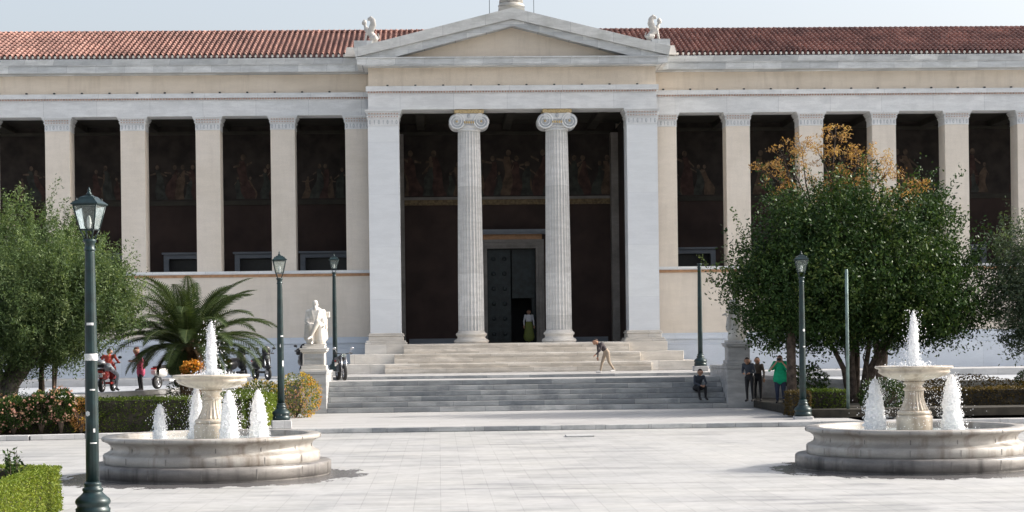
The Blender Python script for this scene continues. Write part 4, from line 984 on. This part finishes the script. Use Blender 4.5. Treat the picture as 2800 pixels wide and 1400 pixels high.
# ------------------------------------------------------------ scooters
def wheel(t, x, r=.26, w_=.11):
    h = empty('wheel',(0,x,r)); h.parent = t; Ry = Matrix.Rotation(R(90),4,'Y')
    MB().lathe([(r*.66,-w_/2),(r*.92,-w_/2),(r,-w_*.3),(r,w_*.3),(r*.92,w_/2),(r*.66,w_/2)],seg=28,M=Ry,cap=False).build('tyre', M['rubber'], h)
    m_ = MB(); m_.lathe([(r*.68,-w_*.35),(r*.55,-w_*.3),(r*.55,w_*.3),(r*.68,w_*.35)],seg=28,M=Ry,cap=False); m_.lathe([(.05,-w_*.5),(.05,w_*.5)],seg=12,M=Ry)
    for k in range(5): m_.obox((0,math.cos(k*1.257)*r*.33,math.sin(k*1.257)*r*.33),.03,.035,r*.6,0,k*1.257-math.pi/2)
    m_.build('rim', M['chrome'], h)
def scooter(loc, rz, label, body, accent, topcase=None, screen=True, moto=False, cat='scooter'):
    t = empty('motorcycle' if moto else 'scooter', loc, rz, label=label, cat='motorcycle' if moto else 'scooter', group='two-wheelers parked by the building')
    # local: faces -Y (front), x right
    wheel(t,-.66,.30 if moto else .25); wheel(t,.62,.30 if moto else .25,.13)
    if moto:
        b = MB(); b.ell((0,-.12,.86),.15,.30,.14,14,8); b.obox((0,.05,.48),.22,.42,.30); b.tube([(0,-.5,.92),(0,-.12,.66),(0,.3,.62),(0,.62,.70)],[.04,.05,.05,.03],8); b.ell((0,.60,.78),.09,.28,.06,10,6)
        for k in range(5): b.box(-.16,.16,-.12,.16,.40+k*.05,.42+k*.05)
    else:
        b = MB()
        b.ell((0,.42,.62),.19,.44,.20,16,10); b.ell((0,-.44,.78),.21,.13,.34,16,10); b.box(-.17,.17,-.34,.10,.28,.36); b.ell((0,-.62,.52),.12,.26,.10,12,8); b.ell((0,-.50,1.02),.16,.14,.10,12,8)
        b.tube([(0,.62,.5),(0,.62,.28)],.05,8)
    b.build('bodywork', body, t)
    MB().obox((0,.34 if not moto else .34,.82 if not moto else .86),.28,.72,.10,0,R(-4)).ell((0,.15,.83),.15,.28,.07,12,6).build('seat', M['black'], t)
    f = MB(); 
    for s in (-1,1): f.tube([(s*.09,-.66,.27),(s*.09,-.50,.95)],.026,8)
    f.build('fork', M['chrome'] if moto else accent, t)
    hb = MB(); hb.tube([(-.36,-.36,1.06),(-.18,-.44,1.05),(0,-.46,1.02),(.18,-.44,1.05),(.36,-.36,1.06)],.018,8)
    for s in (-1,1): hb.tube([(s*.26,-.39,1.06),(s*.38,-.35,1.06)],.026,8)
    hb.build('handlebar', M['black'], t)
    for s in (-1,1):
        m_ = MB(); m_.tube([(s*.24,-.42,1.06),(s*.32,-.44,1.22)],.009,6); m_.ell((s*.35,-.44,1.26),.075,.02,.05,12,8); m_.build('mirror', M['chrome'] if moto else M['black'], t)
    MB().ell((0,-.60,.98 if moto else .92),.09,.07,.08,14,10).build('headlight', M['glass'], t)
    MB().obox((0,.84,.62),.20,.02,.15,0,R(-15)).build('number_plate', M['white_p'], t)
    MB().obox((0,.82,.76),.22,.05,.06).build('tail_light', M['red_l'], t)
    if screen: MB().ell((0,-.50,1.16),.19,.05,.20,14,8).build('windscreen', M['black'], t)
    if topcase is not None:
        k = empty('top_case',(0,0,0)); k.parent = t
        MB().obox((0,.82,.97),.42,.36,.16).build('case_base', M['black'], k, bevel=.04); MB().ell((0,.82,1.06),.225,.20,.13,16,10).build('case_lid', topcase, k)
    ex = MB(); ex.tube([(.13,.1,.30),(.15,.4,.30),(.16,.72,.36)],[.03,.045,.05],10); ex.build('exhaust', M['chrome'], t)
    return t
scooter((-12.22,67.9,1.07), R(172), 'red and black scooter with a grey top case, seen from behind with its rider', plain('dark_red_paint',(.25,.02,.015),.25,var=.1), M['black'], topcase=M['silver_p'], screen=False)
RJ = dict(pelvis=(0,0,.88), chest=(0,-.16,1.22), neck=(0,-.22,1.36), head=(0,-.28,1.47), shl=(-.20,-.18,1.32), shr=(.20,-.18,1.32), ell=(-.33,-.28,1.08), elr=(.33,-.28,1.08), hal=(-.28,-.52,1.08), har=(.28,-.52,1.08),
   hpl=(-.12,-.02,.86), hpr=(.12,-.02,.86), knl=(-.26,-.38,.62), knr=(.30,-.18,.55), anl=(-.28,-.20,.12), anr=(.42,.12,.10), tol=(-.30,-.36,.05), tor=(.46,-.02,.05))
person((-12.22,67.95,1.07), R(172), RJ, [SK2, cm('red_sweater',(.48,.07,.045)), cm('pale_blue_jeans',(.34,.38,.42)), SHOE], 'person in a red sweater and pale jeans sitting on a scooter with grey top case')
scooter((-10.2,69.2,1.13), R(150), 'white and grey scooter parked beside the palm trunk', M['white_p'], M['silver_p'], screen=False)
scooter((-8.05,73.0,1.33), R(160), 'black scooter half hidden behind the left fountain bowl', M['black'], M['black'])
scooter((-7.05,73.0,1.33), R(28), 'black scooter with chrome mirrors right of the fountain bowl', M['black'], M['silver_p'])
scooter((-5.45,73.8,1.41), R(10), 'black scooter with round windscreen hidden behind the seated statue pedestal', M['black'], M['black'], topcase=M['black'])
scooter((-3.85,72.2,1.30), R(14), 'black and chrome motorcycle parked at the left end of the grey steps', M['black'], M['chrome'], screen=False, moto=True)
# ------------------------------------------------------------ vegetation
def leaf_mesh(name, mats, pts, size, tone, mi=None, parent=None, aspect=.42, droop=.0, seed=0, kind=None, normals=None):
    g = np.random.default_rng(seed); n = len(pts)
    d = g.normal(size=(n,3)); d[:,2] -= droop
    if normals is not None: d = d*.7+normals
    d /= np.linalg.norm(d,axis=1)[:,None]
    e = g.normal(size=(n,3)); e = np.cross(d,e); e /= np.linalg.norm(e,axis=1)[:,None]
    L_ = size*g.uniform(.65,1.3,n)[:,None]; W_ = L_*aspect
    V = np.stack([pts-d*L_*.5, pts+e*W_*.5-d*L_*.05, pts+d*L_*.5, pts-e*W_*.5-d*L_*.05],1).reshape(-1,3)
    me = bpy.data.meshes.new(name)
    me.vertices.add(n*4); me.vertices.foreach_set('co', V.ravel())
    me.loops.add(n*4); me.loops.foreach_set('vertex_index', np.arange(n*4,dtype=np.int32))
    me.polygons.add(n); me.polygons.foreach_set('loop_start', np.arange(0,n*4,4,dtype=np.int32)); me.polygons.foreach_set('loop_total', np.full(n,4,dtype=np.int32))
    if not isinstance(mats,(list,tuple)): mats=[mats]
    for m_ in mats: me.materials.append(m_)
    if mi is not None: me.polygons.foreach_set('material_index', np.asarray(mi,dtype=np.int32))
    me.update(calc_edges=True)
    a = me.attributes.new('tone','FLOAT','FACE'); a.data.foreach_set('value', np.clip(tone,0,1).astype(np.float32))
    o = bpy.data.objects.new(name, me); COL.objects.link(o)
    if parent: o.parent = parent
    if kind: o['kind'] = kind
    return o
def crown_pts(lobes, nclump, nleaf, csize, seed, shell=.62, flat=.8, spiky=0):
    g = np.random.default_rng(seed); vol = np.array([l[3]*l[4]*l[5] for l in lobes]); vol = vol**.67; vol/=vol.sum()
    P=[]; T=[]
    for _ in range(nclump):
        l = lobes[g.choice(len(lobes),p=vol)]; d = g.normal(size=3); d/=np.linalg.norm(d)
        u = shell+(1-shell)*g.random()**.6 if g.random()<.8 else g.random()**.5*shell
        u *= 1+ .12*g.normal()*(1 if g.random()<.4 else .3)
        c = np.array(l[:3])+d*u*np.array(l[3:6])
        m = int(nleaf*g.uniform(.5,1.5)); s = csize*g.uniform(.5,1.4)
        q = g.normal(size=(m,3))*np.array([s,s,s*flat])*.5
        if spiky and g.random()<spiky:
            dirn = d*.6+np.array([0,0,.8])+g.normal(size=3)*.25; dirn/=np.linalg.norm(dirn)
            q = dirn*g.random((m,1))*s*2.4 + g.normal(size=(m,3))*s*.14
        P.append(c+q); T.append(np.clip(.45+g.normal()*.22+g.normal(size=m)*.14,0,1))
    return np.concatenate(P), np.concatenate(T)
def limbs(mb, base, targets, r0, fork_z, seed, wob=.15):
    rr = random.Random(seed)
    for tx,ty,tz in targets:
        p0 = Vector(base); f = Vector((base[0]+(tx-base[0])*.22, base[1]+(ty-base[1])*.22, fork_z)); e = Vector((tx,ty,tz)); mid = (f+e)/2+Vector((rr.uniform(-wob,wob),rr.uniform(-wob,wob),rr.uniform(0,wob)))
        mb.tube([p0,(p0+f)/2+Vector((rr.uniform(-.05,.05),0,0)),f,mid,e],[r0,r0*.85,r0*.62,r0*.38,r0*.12],9)
        for k in range(3):
            a = mid.lerp(e,rr.random()); b_ = a+Vector((rr.uniform(-.9,.9),rr.uniform(-.9,.9),rr.uniform(.1,.8))); mb.tube([a,(a+b_)/2+Vector((0,0,.06)),b_],[r0*.2,r0*.12,r0*.04],6)
def tree(name, base, lobes, trunks, leafmat, bark, label, cl, size, seed, aspect=.35, shell=.6, droop=0, group=None, csize=.55, spiky=0, flat=.8):
    t = empty(name, base, label=label, cat='tree', group=group)
    lob = [(l[0]-base[0],l[1]-base[1],l[2]-base[2],*l[3:]) for l in lobes]
    mb = MB()
    for (bx,by,r0,fz,tg) in trunks: limbs(mb,(bx-base[0],by-base[1],0),[(a-base[0],b-base[1],c-base[2]) for a,b,c in tg],r0,fz-base[2],seed+int(bx*10))
    mb.build('trunk', bark, t)
    P,T = crown_pts(lob, cl[0], cl[1], csize, seed, shell, flat, spiky)
    leaf_mesh('crown', leafmat, P, size, T, parent=t, aspect=aspect, droop=droop, seed=seed)
    return t
# left: two olive-like masses and slim stems
tree('olive_tree', (-14.3,60,.2), [(-13.4,60,4.0,2.3,2.2,1.9),(-11.7,60,4.0,1.9,1.8,1.5),(-13.1,59.6,3.0,1.9,1.7,1.05),(-14.8,60,2.6,1.8,1.6,1.2),(-11.0,60,4.6,1.0,1.0,.8),(-12.6,60,5.2,1.5,1.5,.8),(-10.75,60,3.9,.9,1.0,.8)],
     [(-14.3,60,.42,1.6,[(-14.6,60,4.0),(-13,60.3,4.2),(-12.2,59.8,3.4),(-15.4,60,3)])], M['olive'], M['barkl'], 'large leafy olive tree with a thick trunk at the left edge of the garden', (1900,70), .105, 3, aspect=.34, spiky=.35, csize=.42)
tree('slim_tree', (-13.02,60.6,.2), [(-13.2,61.5,3.6,1.3,1.1,1.4)], [(-13.02,60.6,.085,2.0,[(-13.1,61,4.2),(-13.4,61.4,3.6)])], M['olive'], M['bark'], 'slim tree stem left of its twin under the olive crown', (120,40), .13, 4)
tree('slim_tree', (-12.78,60.9,.2), [(-12.5,61.6,3.4,1.2,1.1,1.3)], [(-12.78,60.9,.07,2.0,[(-12.6,61.2,4.0),(-12.2,61.5,3.5)])], M['olive'], M['bark'], 'slim tree stem right of its twin, nearer the scooter rider', (120,40), .13, 5)
tree('olive_tree', (-16.0,64.5,1.0), [(-14.3,64.5,5.9,2.0,2.0,1.5),(-16.6,64.5,6.1,1.8,2.0,1.8),(-12.9,64.5,5.2,1.3,1.4,1.1),(-15.5,64.5,4.4,2.6,2.2,1.6)],
     [(-16.0,64.5,.3,3.2,[(-15,64.5,7),(-16.8,64.5,7),(-13.6,64.5,5.4)])], M['olive'], M['barkl'], 'taller pale olive tree behind the one at the left edge', (1200,70), .115, 8, aspect=.34, spiky=.5, csize=.45)
# right: dark citrus-like tree with three stems
tree('citrus_tree', (14.7,64,.42), [(13.9,64,3.05,1.5,1.6,.75),(15.6,64,3.05,1.6,1.6,.75),(12.0,64,3.2,1.2,1.3,.8),(17.2,64,3.1,1.2,1.3,.75),(14.45,64,5.08,2.78,3.33,1.96),(13.83,64,6.42,1.96,2.46,1.24),(16.41,64,6.11,1.96,2.61,1.54),(12.28,64,4.25,1.96,2.46,1.54),(16.92,64,4.15,1.96,2.61,1.44),(13.00,64,5.59,1.34,1.89,1.13),(10.94,64,5.38,0.72,1.01,0.93),(13.42,64,3.22,2.27,2.32,0.88),(16.31,64,3.32,2.27,2.32,0.98),(10.73,64,4.66,0.72,1.01,0.62),(17.96,64,5.08,0.93,1.30,0.82),(18.47,64,3.63,0.93,1.30,0.72),(12.59,64,7.14,0.93,1.30,0.72),(14.76,64,7.35,1.13,1.45,0.62),(17.44,64,7.04,0.72,1.01,0.72)],
     [(14.6,64,.16,1.6,[(13.1,64,3.6),(14,64.3,5),(14.4,63.7,4.2)]),(14.9,64.1,.16,1.6,[(16.3,64,3.9),(15.6,64,5.4),(17,63.9,4)]),(15,63.6,.06,1.4,[(15,63.4,2.6)])], M['citrus'], M['bark'], 'large dark glossy green tree with forked trunk in front of the right colonnade', (2900,44), .125, 12, aspect=.5, csize=.55, spiky=.34)
tree('dense_tree', (17.0,69.8,1.05), [(16.6,69.8,4.8,2.2,2.4,1.6),(18.2,69.8,4.3,1.5,2.2,1.2)], [(17.0,69.8,.2,3,[(16,70,5),(17.9,70.2,4.8)])], M['citrus'], M['bark'], 'dense tree by the side street, almost hidden behind the big citrus crown', (900,42), .2, 77, aspect=.5)
tree('citrus_tree', (12.15,62.6,.42), [(12.0,63.2,4.0,1.5,1.3,1.3),(12.3,63.2,5.2,1.2,1.2,1.0)], [(12.15,62.6,.19,2.6,[(12.0,63,4.2),(12.4,63.4,4.8)])], M['citrus'], M['bark'], 'straight dark trunk of a green tree just behind the right street lamp', (260,40), .135, 14, aspect=.5)
# orange-leaved tree behind
t = empty('autumn_tree', (15.0,65.5,.42), label='bare-branched tree with sparse orange autumn leaves above the dark green crown', cat='tree')
cl = [(12.4,9.35,.75),(12.0,8.7,.6),(12.9,8.6,.7),(13.1,9.6,.55),(13.9,9.3,.5),(14.4,10.1,.42),(14.7,9.2,.6),(15.3,9.2,.65),(15.9,9.0,.6),(14.5,8.4,.6),(16.1,8.6,.5),(16.9,8.2,.55),(17.4,8.0,.4),(15.4,8.1,.6),(13.6,8.2,.5),(12.6,7.9,.5),(16.4,7.8,.5),(14.0,7.6,.6),(15.2,7.4,.6),(17.0,7.5,.4),(13.2,7.2,.5),(16.2,7.0,.4)]
g = np.random.default_rng(5); P=[]; T=[]
mb = MB(); base = Vector((0,0,0)); rr = random.Random(4)
forks = [Vector((-1.4,0,6.6)),Vector((-.5,.1,6.9)),Vector((.4,0,6.6)),Vector((1.4,0,6.3))]
mb.tube([base,(0.05,0,1.6),(0,0,3.0)],[.17,.15,.12],10)
for f in forks: mb.tube([Vector((0,0,2.9)),f*.6+Vector((0,0,.6)),f],[.10,.07,.045],8)
for (x,z,r) in cl:
    c = Vector((x-15.0, rr.uniform(-.5,.5), z-.42)); f = min(forks,key=lambda q:(q-c).length); m_ = (f+c)/2+Vector((rr.uniform(-.2,.2),0,rr.uniform(-.25,.05)))
    mb.tube([f,m_,c],[.04,.028,.012],6)
    for k in range(12):
        d = Vector((rr.gauss(0,1),rr.gauss(0,.8),rr.gauss(.3,.8))).normalized()*r*rr.uniform(.5,1.1)
        e = c+d; mb.tube([c-(c-f).normalized()*rr.uniform(0,.35),(c+e)/2+Vector((0,0,-.04)),e],[.012,.008,.004],5)
        q = np.array(e)+g.normal(size=(int(rr.uniform(16,36)),3))*.105*np.array([1,1,.7]); P.append(q); T.append(np.clip(.5+g.normal()*.2+g.normal(size=len(q))*.15,0,1))
mb.build('trunk', M['bark'], t); leaf_mesh('crown', M['autumn'], np.concatenate(P), .105, np.concatenate(T), parent=t, aspect=.35, seed=3, droop=.3)
tree('olive_tree', (22.3,64,.42), [(21.6,64,5.0,1.9,1.7,1.6),(20.6,64,3.9,1.5,1.5,1.5),(22.6,64,3.8,2.4,2,1.7),(20.9,64,6.0,.8,.8,.7),(24,64,5.4,2,1.8,1.8),(19.9,64,4.7,.8,.8,.7),(21.0,64,2.7,1.1,1.1,.8)],
     [(22.6,64,.22,2.2,[(21.4,64,4.6),(22.8,64,5),(23.8,64,4.6)])], M['olive2'], M['barkl'], 'grey-green olive tree crown at the right edge of the picture', (1300,42), .13, 21, aspect=.34, csize=.42, spiky=.3)

# palm
t = empty('palm_tree', (-8.85,65.5,1.1), label='short stout date palm with arching fronds beside the left fountain', cat='palm tree')
mb = MB(); 
def tm(r,z,a): return r*(1+.14*math.sin(a*7+z*21)*math.sin(z*30+a*2))
mb.lathe([(.38,-.7),(.36,0),(.40,.4),(.46,.9),(.50,1.35),(.40,1.7),(.15,1.85)],seg=42,mod=tm)
for k in range(70):
    a = k*2.4; z = .3+1.3*k/70; r = .42+.06*math.sin(z*2); mb.obox((r*math.cos(a),r*math.sin(a),z),.22,.07,.16,a,0,R(-50),taper=.4)
mb.build('trunk', M['palmdry'], t)
def frond(az, el, L_, seed, dry=False):
    rr = random.Random(seed); n = 16; p = Vector((.22*math.cos(az),.22*math.sin(az),1.55)); pts=[p]; h = el
    for i in range(n):
        h -= (R(2.2)+R(6.5)*(i/n))*(.8 if el>R(60) else 1.0); step = L_/n
        p = p+Vector((math.cos(az)*math.cos(h),math.sin(az)*math.cos(h),math.sin(h)))*step; pts.append(p)
    mb = MB(); mb.tube(pts,[.03*(1-i/(n+1))+.006 for i in range(n+1)],5,1)
    tones=[]
    side = Vector((-math.sin(az),math.cos(az),0))
    vs=[];
    for i in range(n*5):
        u = (i+.5)/(n*5)
        if u<.12: continue
        k = min(n-1,int(u*n)); fr = u*n-k; c = pts[k].lerp(pts[k+1],fr); tg = (pts[k+1]-pts[k]).normalized(); up = side.cross(tg)
        ll = .50*math.sin(math.pi*min(1,u*.9+.12))**.6
        for s in (-1,1):
            d = (side*s*.75+tg*.62+up*(.28*(-1)**i*.6-.05)+Vector((0,0,-.12))).normalized(); e = c+d*ll*rr.uniform(.85,1.1)
            wv = tg*.024
            q = (c+e)/2+Vector((0,0,.015)); mb.add([c-wv,c+wv,q+wv*.9,e,q-wv*.9],[(0,1,2,3,4)],0); tones.append(rr.uniform(.1,.8))
    o = mb.build('frond', [M['palmleaf'] if not dry else M['palmdry'], M['palmleaf']], t)
    me = o.data; a = me.attributes.new('tone','FLOAT','FACE'); vals = [.9 if mi_==1 else rr.uniform(.1,.75) for mi_ in mb.m]; a.data.foreach_set('value', vals)
k = 0
for ring,(el,n_,L_) in enumerate(((82,8,3.3),(66,11,3.6),(50,13,3.5),(32,12,3.3),(14,9,2.8),(-15,7,1.5))):
    for i in range(n_):
        frond(2*math.pi*(i+.37*ring)/n_+random.uniform(-.15,.15), R(el+random.uniform(-6,6)), L_*random.uniform(.88,1.08), k, dry=(ring==5 and i%2==0)); k += 1

# hedges: clipped boxes of leaves over a dark twig core
def hedge(name, boxes, leafmat, label, cat, seed, dens=420, size=.055, thin=(), group=None, rough=.03):
    x0 = min(b[0] for b in boxes); y0=min(b[2] for b in boxes); z0=min(b[4] for b in boxes)
    t = empty(name, (x0,y0,z0), label=label, cat=cat, group=group)
    core = MB(); P=[]; Nn=[]; g = np.random.default_rng(seed)
    for bi,(a,b,c,d,e,f) in enumerate(boxes):
        core.box(a-x0+.05,b-x0-.05,c-y0+.05,d-y0-.05,e-z0,f-z0-.05)
        faces = [((b-a)*(f-e),lambda n:(g.uniform(a,b,n),np.full(n,c),g.uniform(e,f,n)),(0,-1,0)),((d-c)*(f-e),lambda n:(np.full(n,b),g.uniform(c,d,n),g.uniform(e,f,n)),(1,0,0)),((d-c)*(f-e)*.5,lambda n:(np.full(n,a),g.uniform(c,d,n),g.uniform(e,f,n)),(-1,0,0)),((b-a)*(d-c),lambda n:(g.uniform(a,b,n),g.uniform(c,d,n),np.full(n,f)),(0,0,1)),((b-a)*(f-e)*.6,lambda n:(g.uniform(a,b,n),np.full(n,d),g.uniform(e,f,n)),(0,1,0))]
        for ar,fn,nm in faces:
            n = int(ar*dens*(.22 if (bi in thin and nm==(0,-1,0)) else 1))
            if n<1: continue
            p = np.stack(fn(n),1)-np.array([x0,y0,z0]); w1 = np.sin(p[:,0]*3.1+seed)*np.sin(p[:,2]*4+p[:,1]*2.3)*rough
            p += np.array(nm)*(w1+g.normal(size=n)*rough*.9-.01)[:,None]; P.append(p); Nn.append(np.tile(np.array(nm,float),(n,1)))
    P = np.concatenate(P); Nn = np.concatenate(Nn); T = np.clip(.5+.22*np.sin(P[:,0]*2.3+1)*np.sin(P[:,2]*5+P[:,0])+g.normal(size=len(P))*.2,0,1)
    core.build('twig_core', M['soil'], t); leaf_mesh('foliage', leafmat, P, size, T, parent=t, aspect=.55, seed=seed, normals=Nn*.35)
    return t
hedge('clipped_hedge', [(-20,-5.95,55.5,56.9,.15,1.13),(-7.3,-5.95,56.9,64.6,.15,1.13)], M['hedge'], 'long clipped green hedge behind the left fountain', 'hedge', 2, 600, .07)
hedge('clipped_hedge', [(-5.93,-5.42,56.6,60.5,.15,1.10)], M['hedge_b'], 'short hedge end left of the second street lamp, its sunlight painted in as yellow-green leaves', 'hedge', 3, 1000, .07)  # sunlit end of the green hedge: sunlight painted in with brighter leaves
hedge('clipped_hedge', [(-6.53,-6.25,22.5,30.5,.0,.74),(-12.5,-6.53,29.9,30.5,.0,.74),(-12.5,-6.53,22.5,26.6,.0,.70)], M['hedge_b'], 'bright yellow-green box hedge at the lower left corner', 'hedge', 4, 2600, .040, rough=.018, thin=(1,))
hedge('clipped_hedge', [(12.05,13.25,58.9,60.6,.2,1.0)], M['hedge'], 'small dark clipped hedge block beside the right street lamp', 'hedge', 5, 800, .07)
hedge('clipped_hedge', [(11.35,12.0,58.6,59.9,.2,.98)], M['hedge_r'], 'narrow russet and yellow hedge end just left of the right lamp base', 'hedge', 15, 800, .07)
hedge('clipped_hedge', [(15.4,40,59.8,61.2,.1,.98)], M['hedge_r'], 'long russet hedge behind the right fountain', 'hedge', 6, 500, .075)
def bush(name, c, r, leafmat, flowers, label, cat, seed, n=2600, size=.07, fn=500, fs=.05, ground=0):
    t = empty(name, (c[0],c[1],ground), label=label, cat=cat); g = np.random.default_rng(seed)
    d = g.normal(size=(n,3)); d/=np.linalg.norm(d,axis=1)[:,None]; rad = (.55+.45*g.random(n)**.5)*(1+.10*np.sin(d[:,0]*7+seed)*np.sin(d[:,2]*6))
    P = d*rad[:,None]*np.array(r)+np.array([0,0,c[2]-ground]); P = P[P[:,2]>.0]
    st = MB()
    for k in range(9):
        a = k*.7; st.tube([(0,0,0),(.25*r[0]*math.cos(a),.25*r[1]*math.sin(a),c[2]*.5),(.6*r[0]*math.cos(a),.6*r[1]*math.sin(a),c[2]-ground+.2*r[2])],[.03,.02,.008],6)
    st.build('stems', M['bark'], t)
    leaf_mesh('foliage', leafmat, P, size, np.clip(.5+g.normal(size=len(P))*.22,0,1), parent=t, aspect=.5, seed=seed)
    for (fm, sel, k) in flowers:
        m_ = int(fn*k); cc = g.normal(size=(m_,3)); cc/=np.linalg.norm(cc,axis=1)[:,None]; cc = cc[sel(cc)]
        q = cc*np.array(r)*1.02+np.array([0,0,c[2]-ground]); q = q[q[:,2]>.02]; q = np.repeat(q,5,axis=0)+g.normal(size=(len(q)*5,3))*fs*.55
        o = leaf_mesh('blossoms', fm, q, fs, np.clip(.5+g.normal(size=len(q))*.25,0,1), parent=t, aspect=.8, seed=seed+1, kind='stuff')
    return t
bush('flowering_bush', (-5.05,64.6,.90), (.88,.9,.82), M['hedge_b2'], [(M['petal_p'], lambda c:(c[:,0]<.42)&(c[:,0]>-.5)&(c[:,2]<.65), .8),(M['petal_y'], lambda c:(c[:,0]>.20), .6),(M['petal_o'], lambda c:(c[:,0]>.45), .35),(M['petal_y'], lambda c:c[:,2]>.15, .3)], 'round bush of pink and orange blossom beside the seated statue pedestal', 'bush', 31, ground=.15, fn=520, fs=.055)
bush('flowering_bush', (-6.5,66.0,.85), (.8,.8,.62), M['hedge'], [(M['petal_y'], lambda c:c[:,2]>-.3, .5)], 'low dark bush with a few amber flowers behind the second street lamp', 'bush', 32, ground=.15)
# pink flowering shrubs hugging the hedge, each a shrub of its own
for i,(x,zz,rx) in enumerate(((-14.6,.62,.95),(-13.5,.68,.85),(-12.7,.80,.75),(-11.9,.92,.60),(-16.0,.66,.9),(-17.4,.66,.9),(-11.3,1.0,.45))):
    labs = ['leftmost fully visible pale pink flowering shrub before the hedge','pale pink flowering shrub, second from the left edge','tall pale pink flowering shrub under the slim tree stems','small pink flowering shrub near the foreground lamp post','pink flowering shrub at the very left edge','pink flowering shrub cut by the left picture edge','smallest pink flowering shrub touching the lamp post on its left']
    bush('flowering_shrub', (x,55.1+.1*(i%2),zz), (rx,.45,.50), M['citrus'], [(M['petal_p'], lambda c:c[:,2]>-2, 1.0)], labs[i], 'shrub', 40+i, n=2600, size=.08, fn=60, fs=.075, ground=.15)['group']='pink flowering shrubs along the left hedge'
bush('rust_shrub', (-10.75,55.3,.72), (.40,.30,.52), M['rust'], [(M['petal_y'], lambda c:c[:,2]>-2, .3)], 'rust-coloured dry shrub against the hedge right of the lamp post', 'shrub', 60, n=900, size=.07, fn=100, fs=.06, ground=.15)
bush('orange_flower_bush', (-8.4,63.0,1.93), (.36,.36,.24), M['hedge'], [(M['petal_o'], lambda c:c[:,0]<.7, .8),(M['petal_p'], lambda c:c[:,0]>.6, .4)], 'bush of vivid orange flowers behind the left fountain bowl', 'bush', 61, n=1300, fn=330, fs=.08, ground=.15)
bush('dark_shrub', (-9.0,66.2,1.0), (.9,.5,.7), M['citrus'], [], 'dark shrub around the base of the palm trunk', 'shrub', 63, n=1800, ground=.2)
bush('dark_shrub', (-14.6,58.6,.8), (2.2,.6,.6), M['citrus'], [], 'dark low shrub around the thick olive trunk', 'shrub', 64, n=3000, ground=.2)
bush('dark_shrub', (13.1,64.6,1.1), (.8,.6,.7), M['citrus'], [], 'spiky green shrub behind the small hedge, under the citrus tree', 'shrub', 65, n=1500, ground=.42, size=.12)
bush('dark_shrub', (14.6,59.6,.75), (.9,.5,.7), M['citrus'], [], 'dark shrub at the foot of the forked trunk', 'shrub', 66, n=2200, ground=.2, size=.09)
bush('dark_shrub', (18.0,62.5,.85), (3.0,.9,.55), M['hedge_r'], [], 'low brownish shrub behind the right fountain bowl', 'shrub', 67, n=4000, ground=.42, size=.09)
bush('dark_shrub', (20.6,62.8,1.25), (.6,.5,.35), M['citrus'], [], 'small dark rounded shrub poking above the russet hedge at the far right', 'shrub', 68, n=1200, ground=.42, size=.08)
for i in range(4):
    x = (-6.74,-6.62,-6.80,-6.68)[i]; y = 29.0+.12*i
    t = empty('seedling', (x,y,.25), label=['left leafy sprig standing above the corner hedge','right leafy sprig standing above the corner hedge','short sprig inside the corner hedge','outermost sprig inside the corner hedge at the picture edge'][i], cat='plant', group='sprigs inside the corner hedge')
    hh = (.98,.86,.78,.70)[i]; g = np.random.default_rng(70+i)
    mb = MB(); P=[]
    for k in range(3):
        e = Vector((random.uniform(-.12,.12),random.uniform(-.1,.1),hh*random.uniform(.75,1))); mb.tube([(0,0,0),e*.5,e],[.008,.006,.003],6)
        for q in range(30): P.append(np.array(e)*(.35+.65*q/29)+g.normal(size=3)*.035)
    mb.build('stem', M['bark'], t); leaf_mesh('leaves', M['citrus'], np.array(P), .075, np.clip(.6+g.normal(size=len(P))*.2,0,1), parent=t, aspect=.5, seed=70+i)
bush('green_filler_shrub', (-8.1,28.2,.12), (1.45,1.4,.22), M['hedge'], [], 'low dark green plants filling the middle of the corner hedge', 'shrub', 75, n=9000, ground=.0, size=.045)
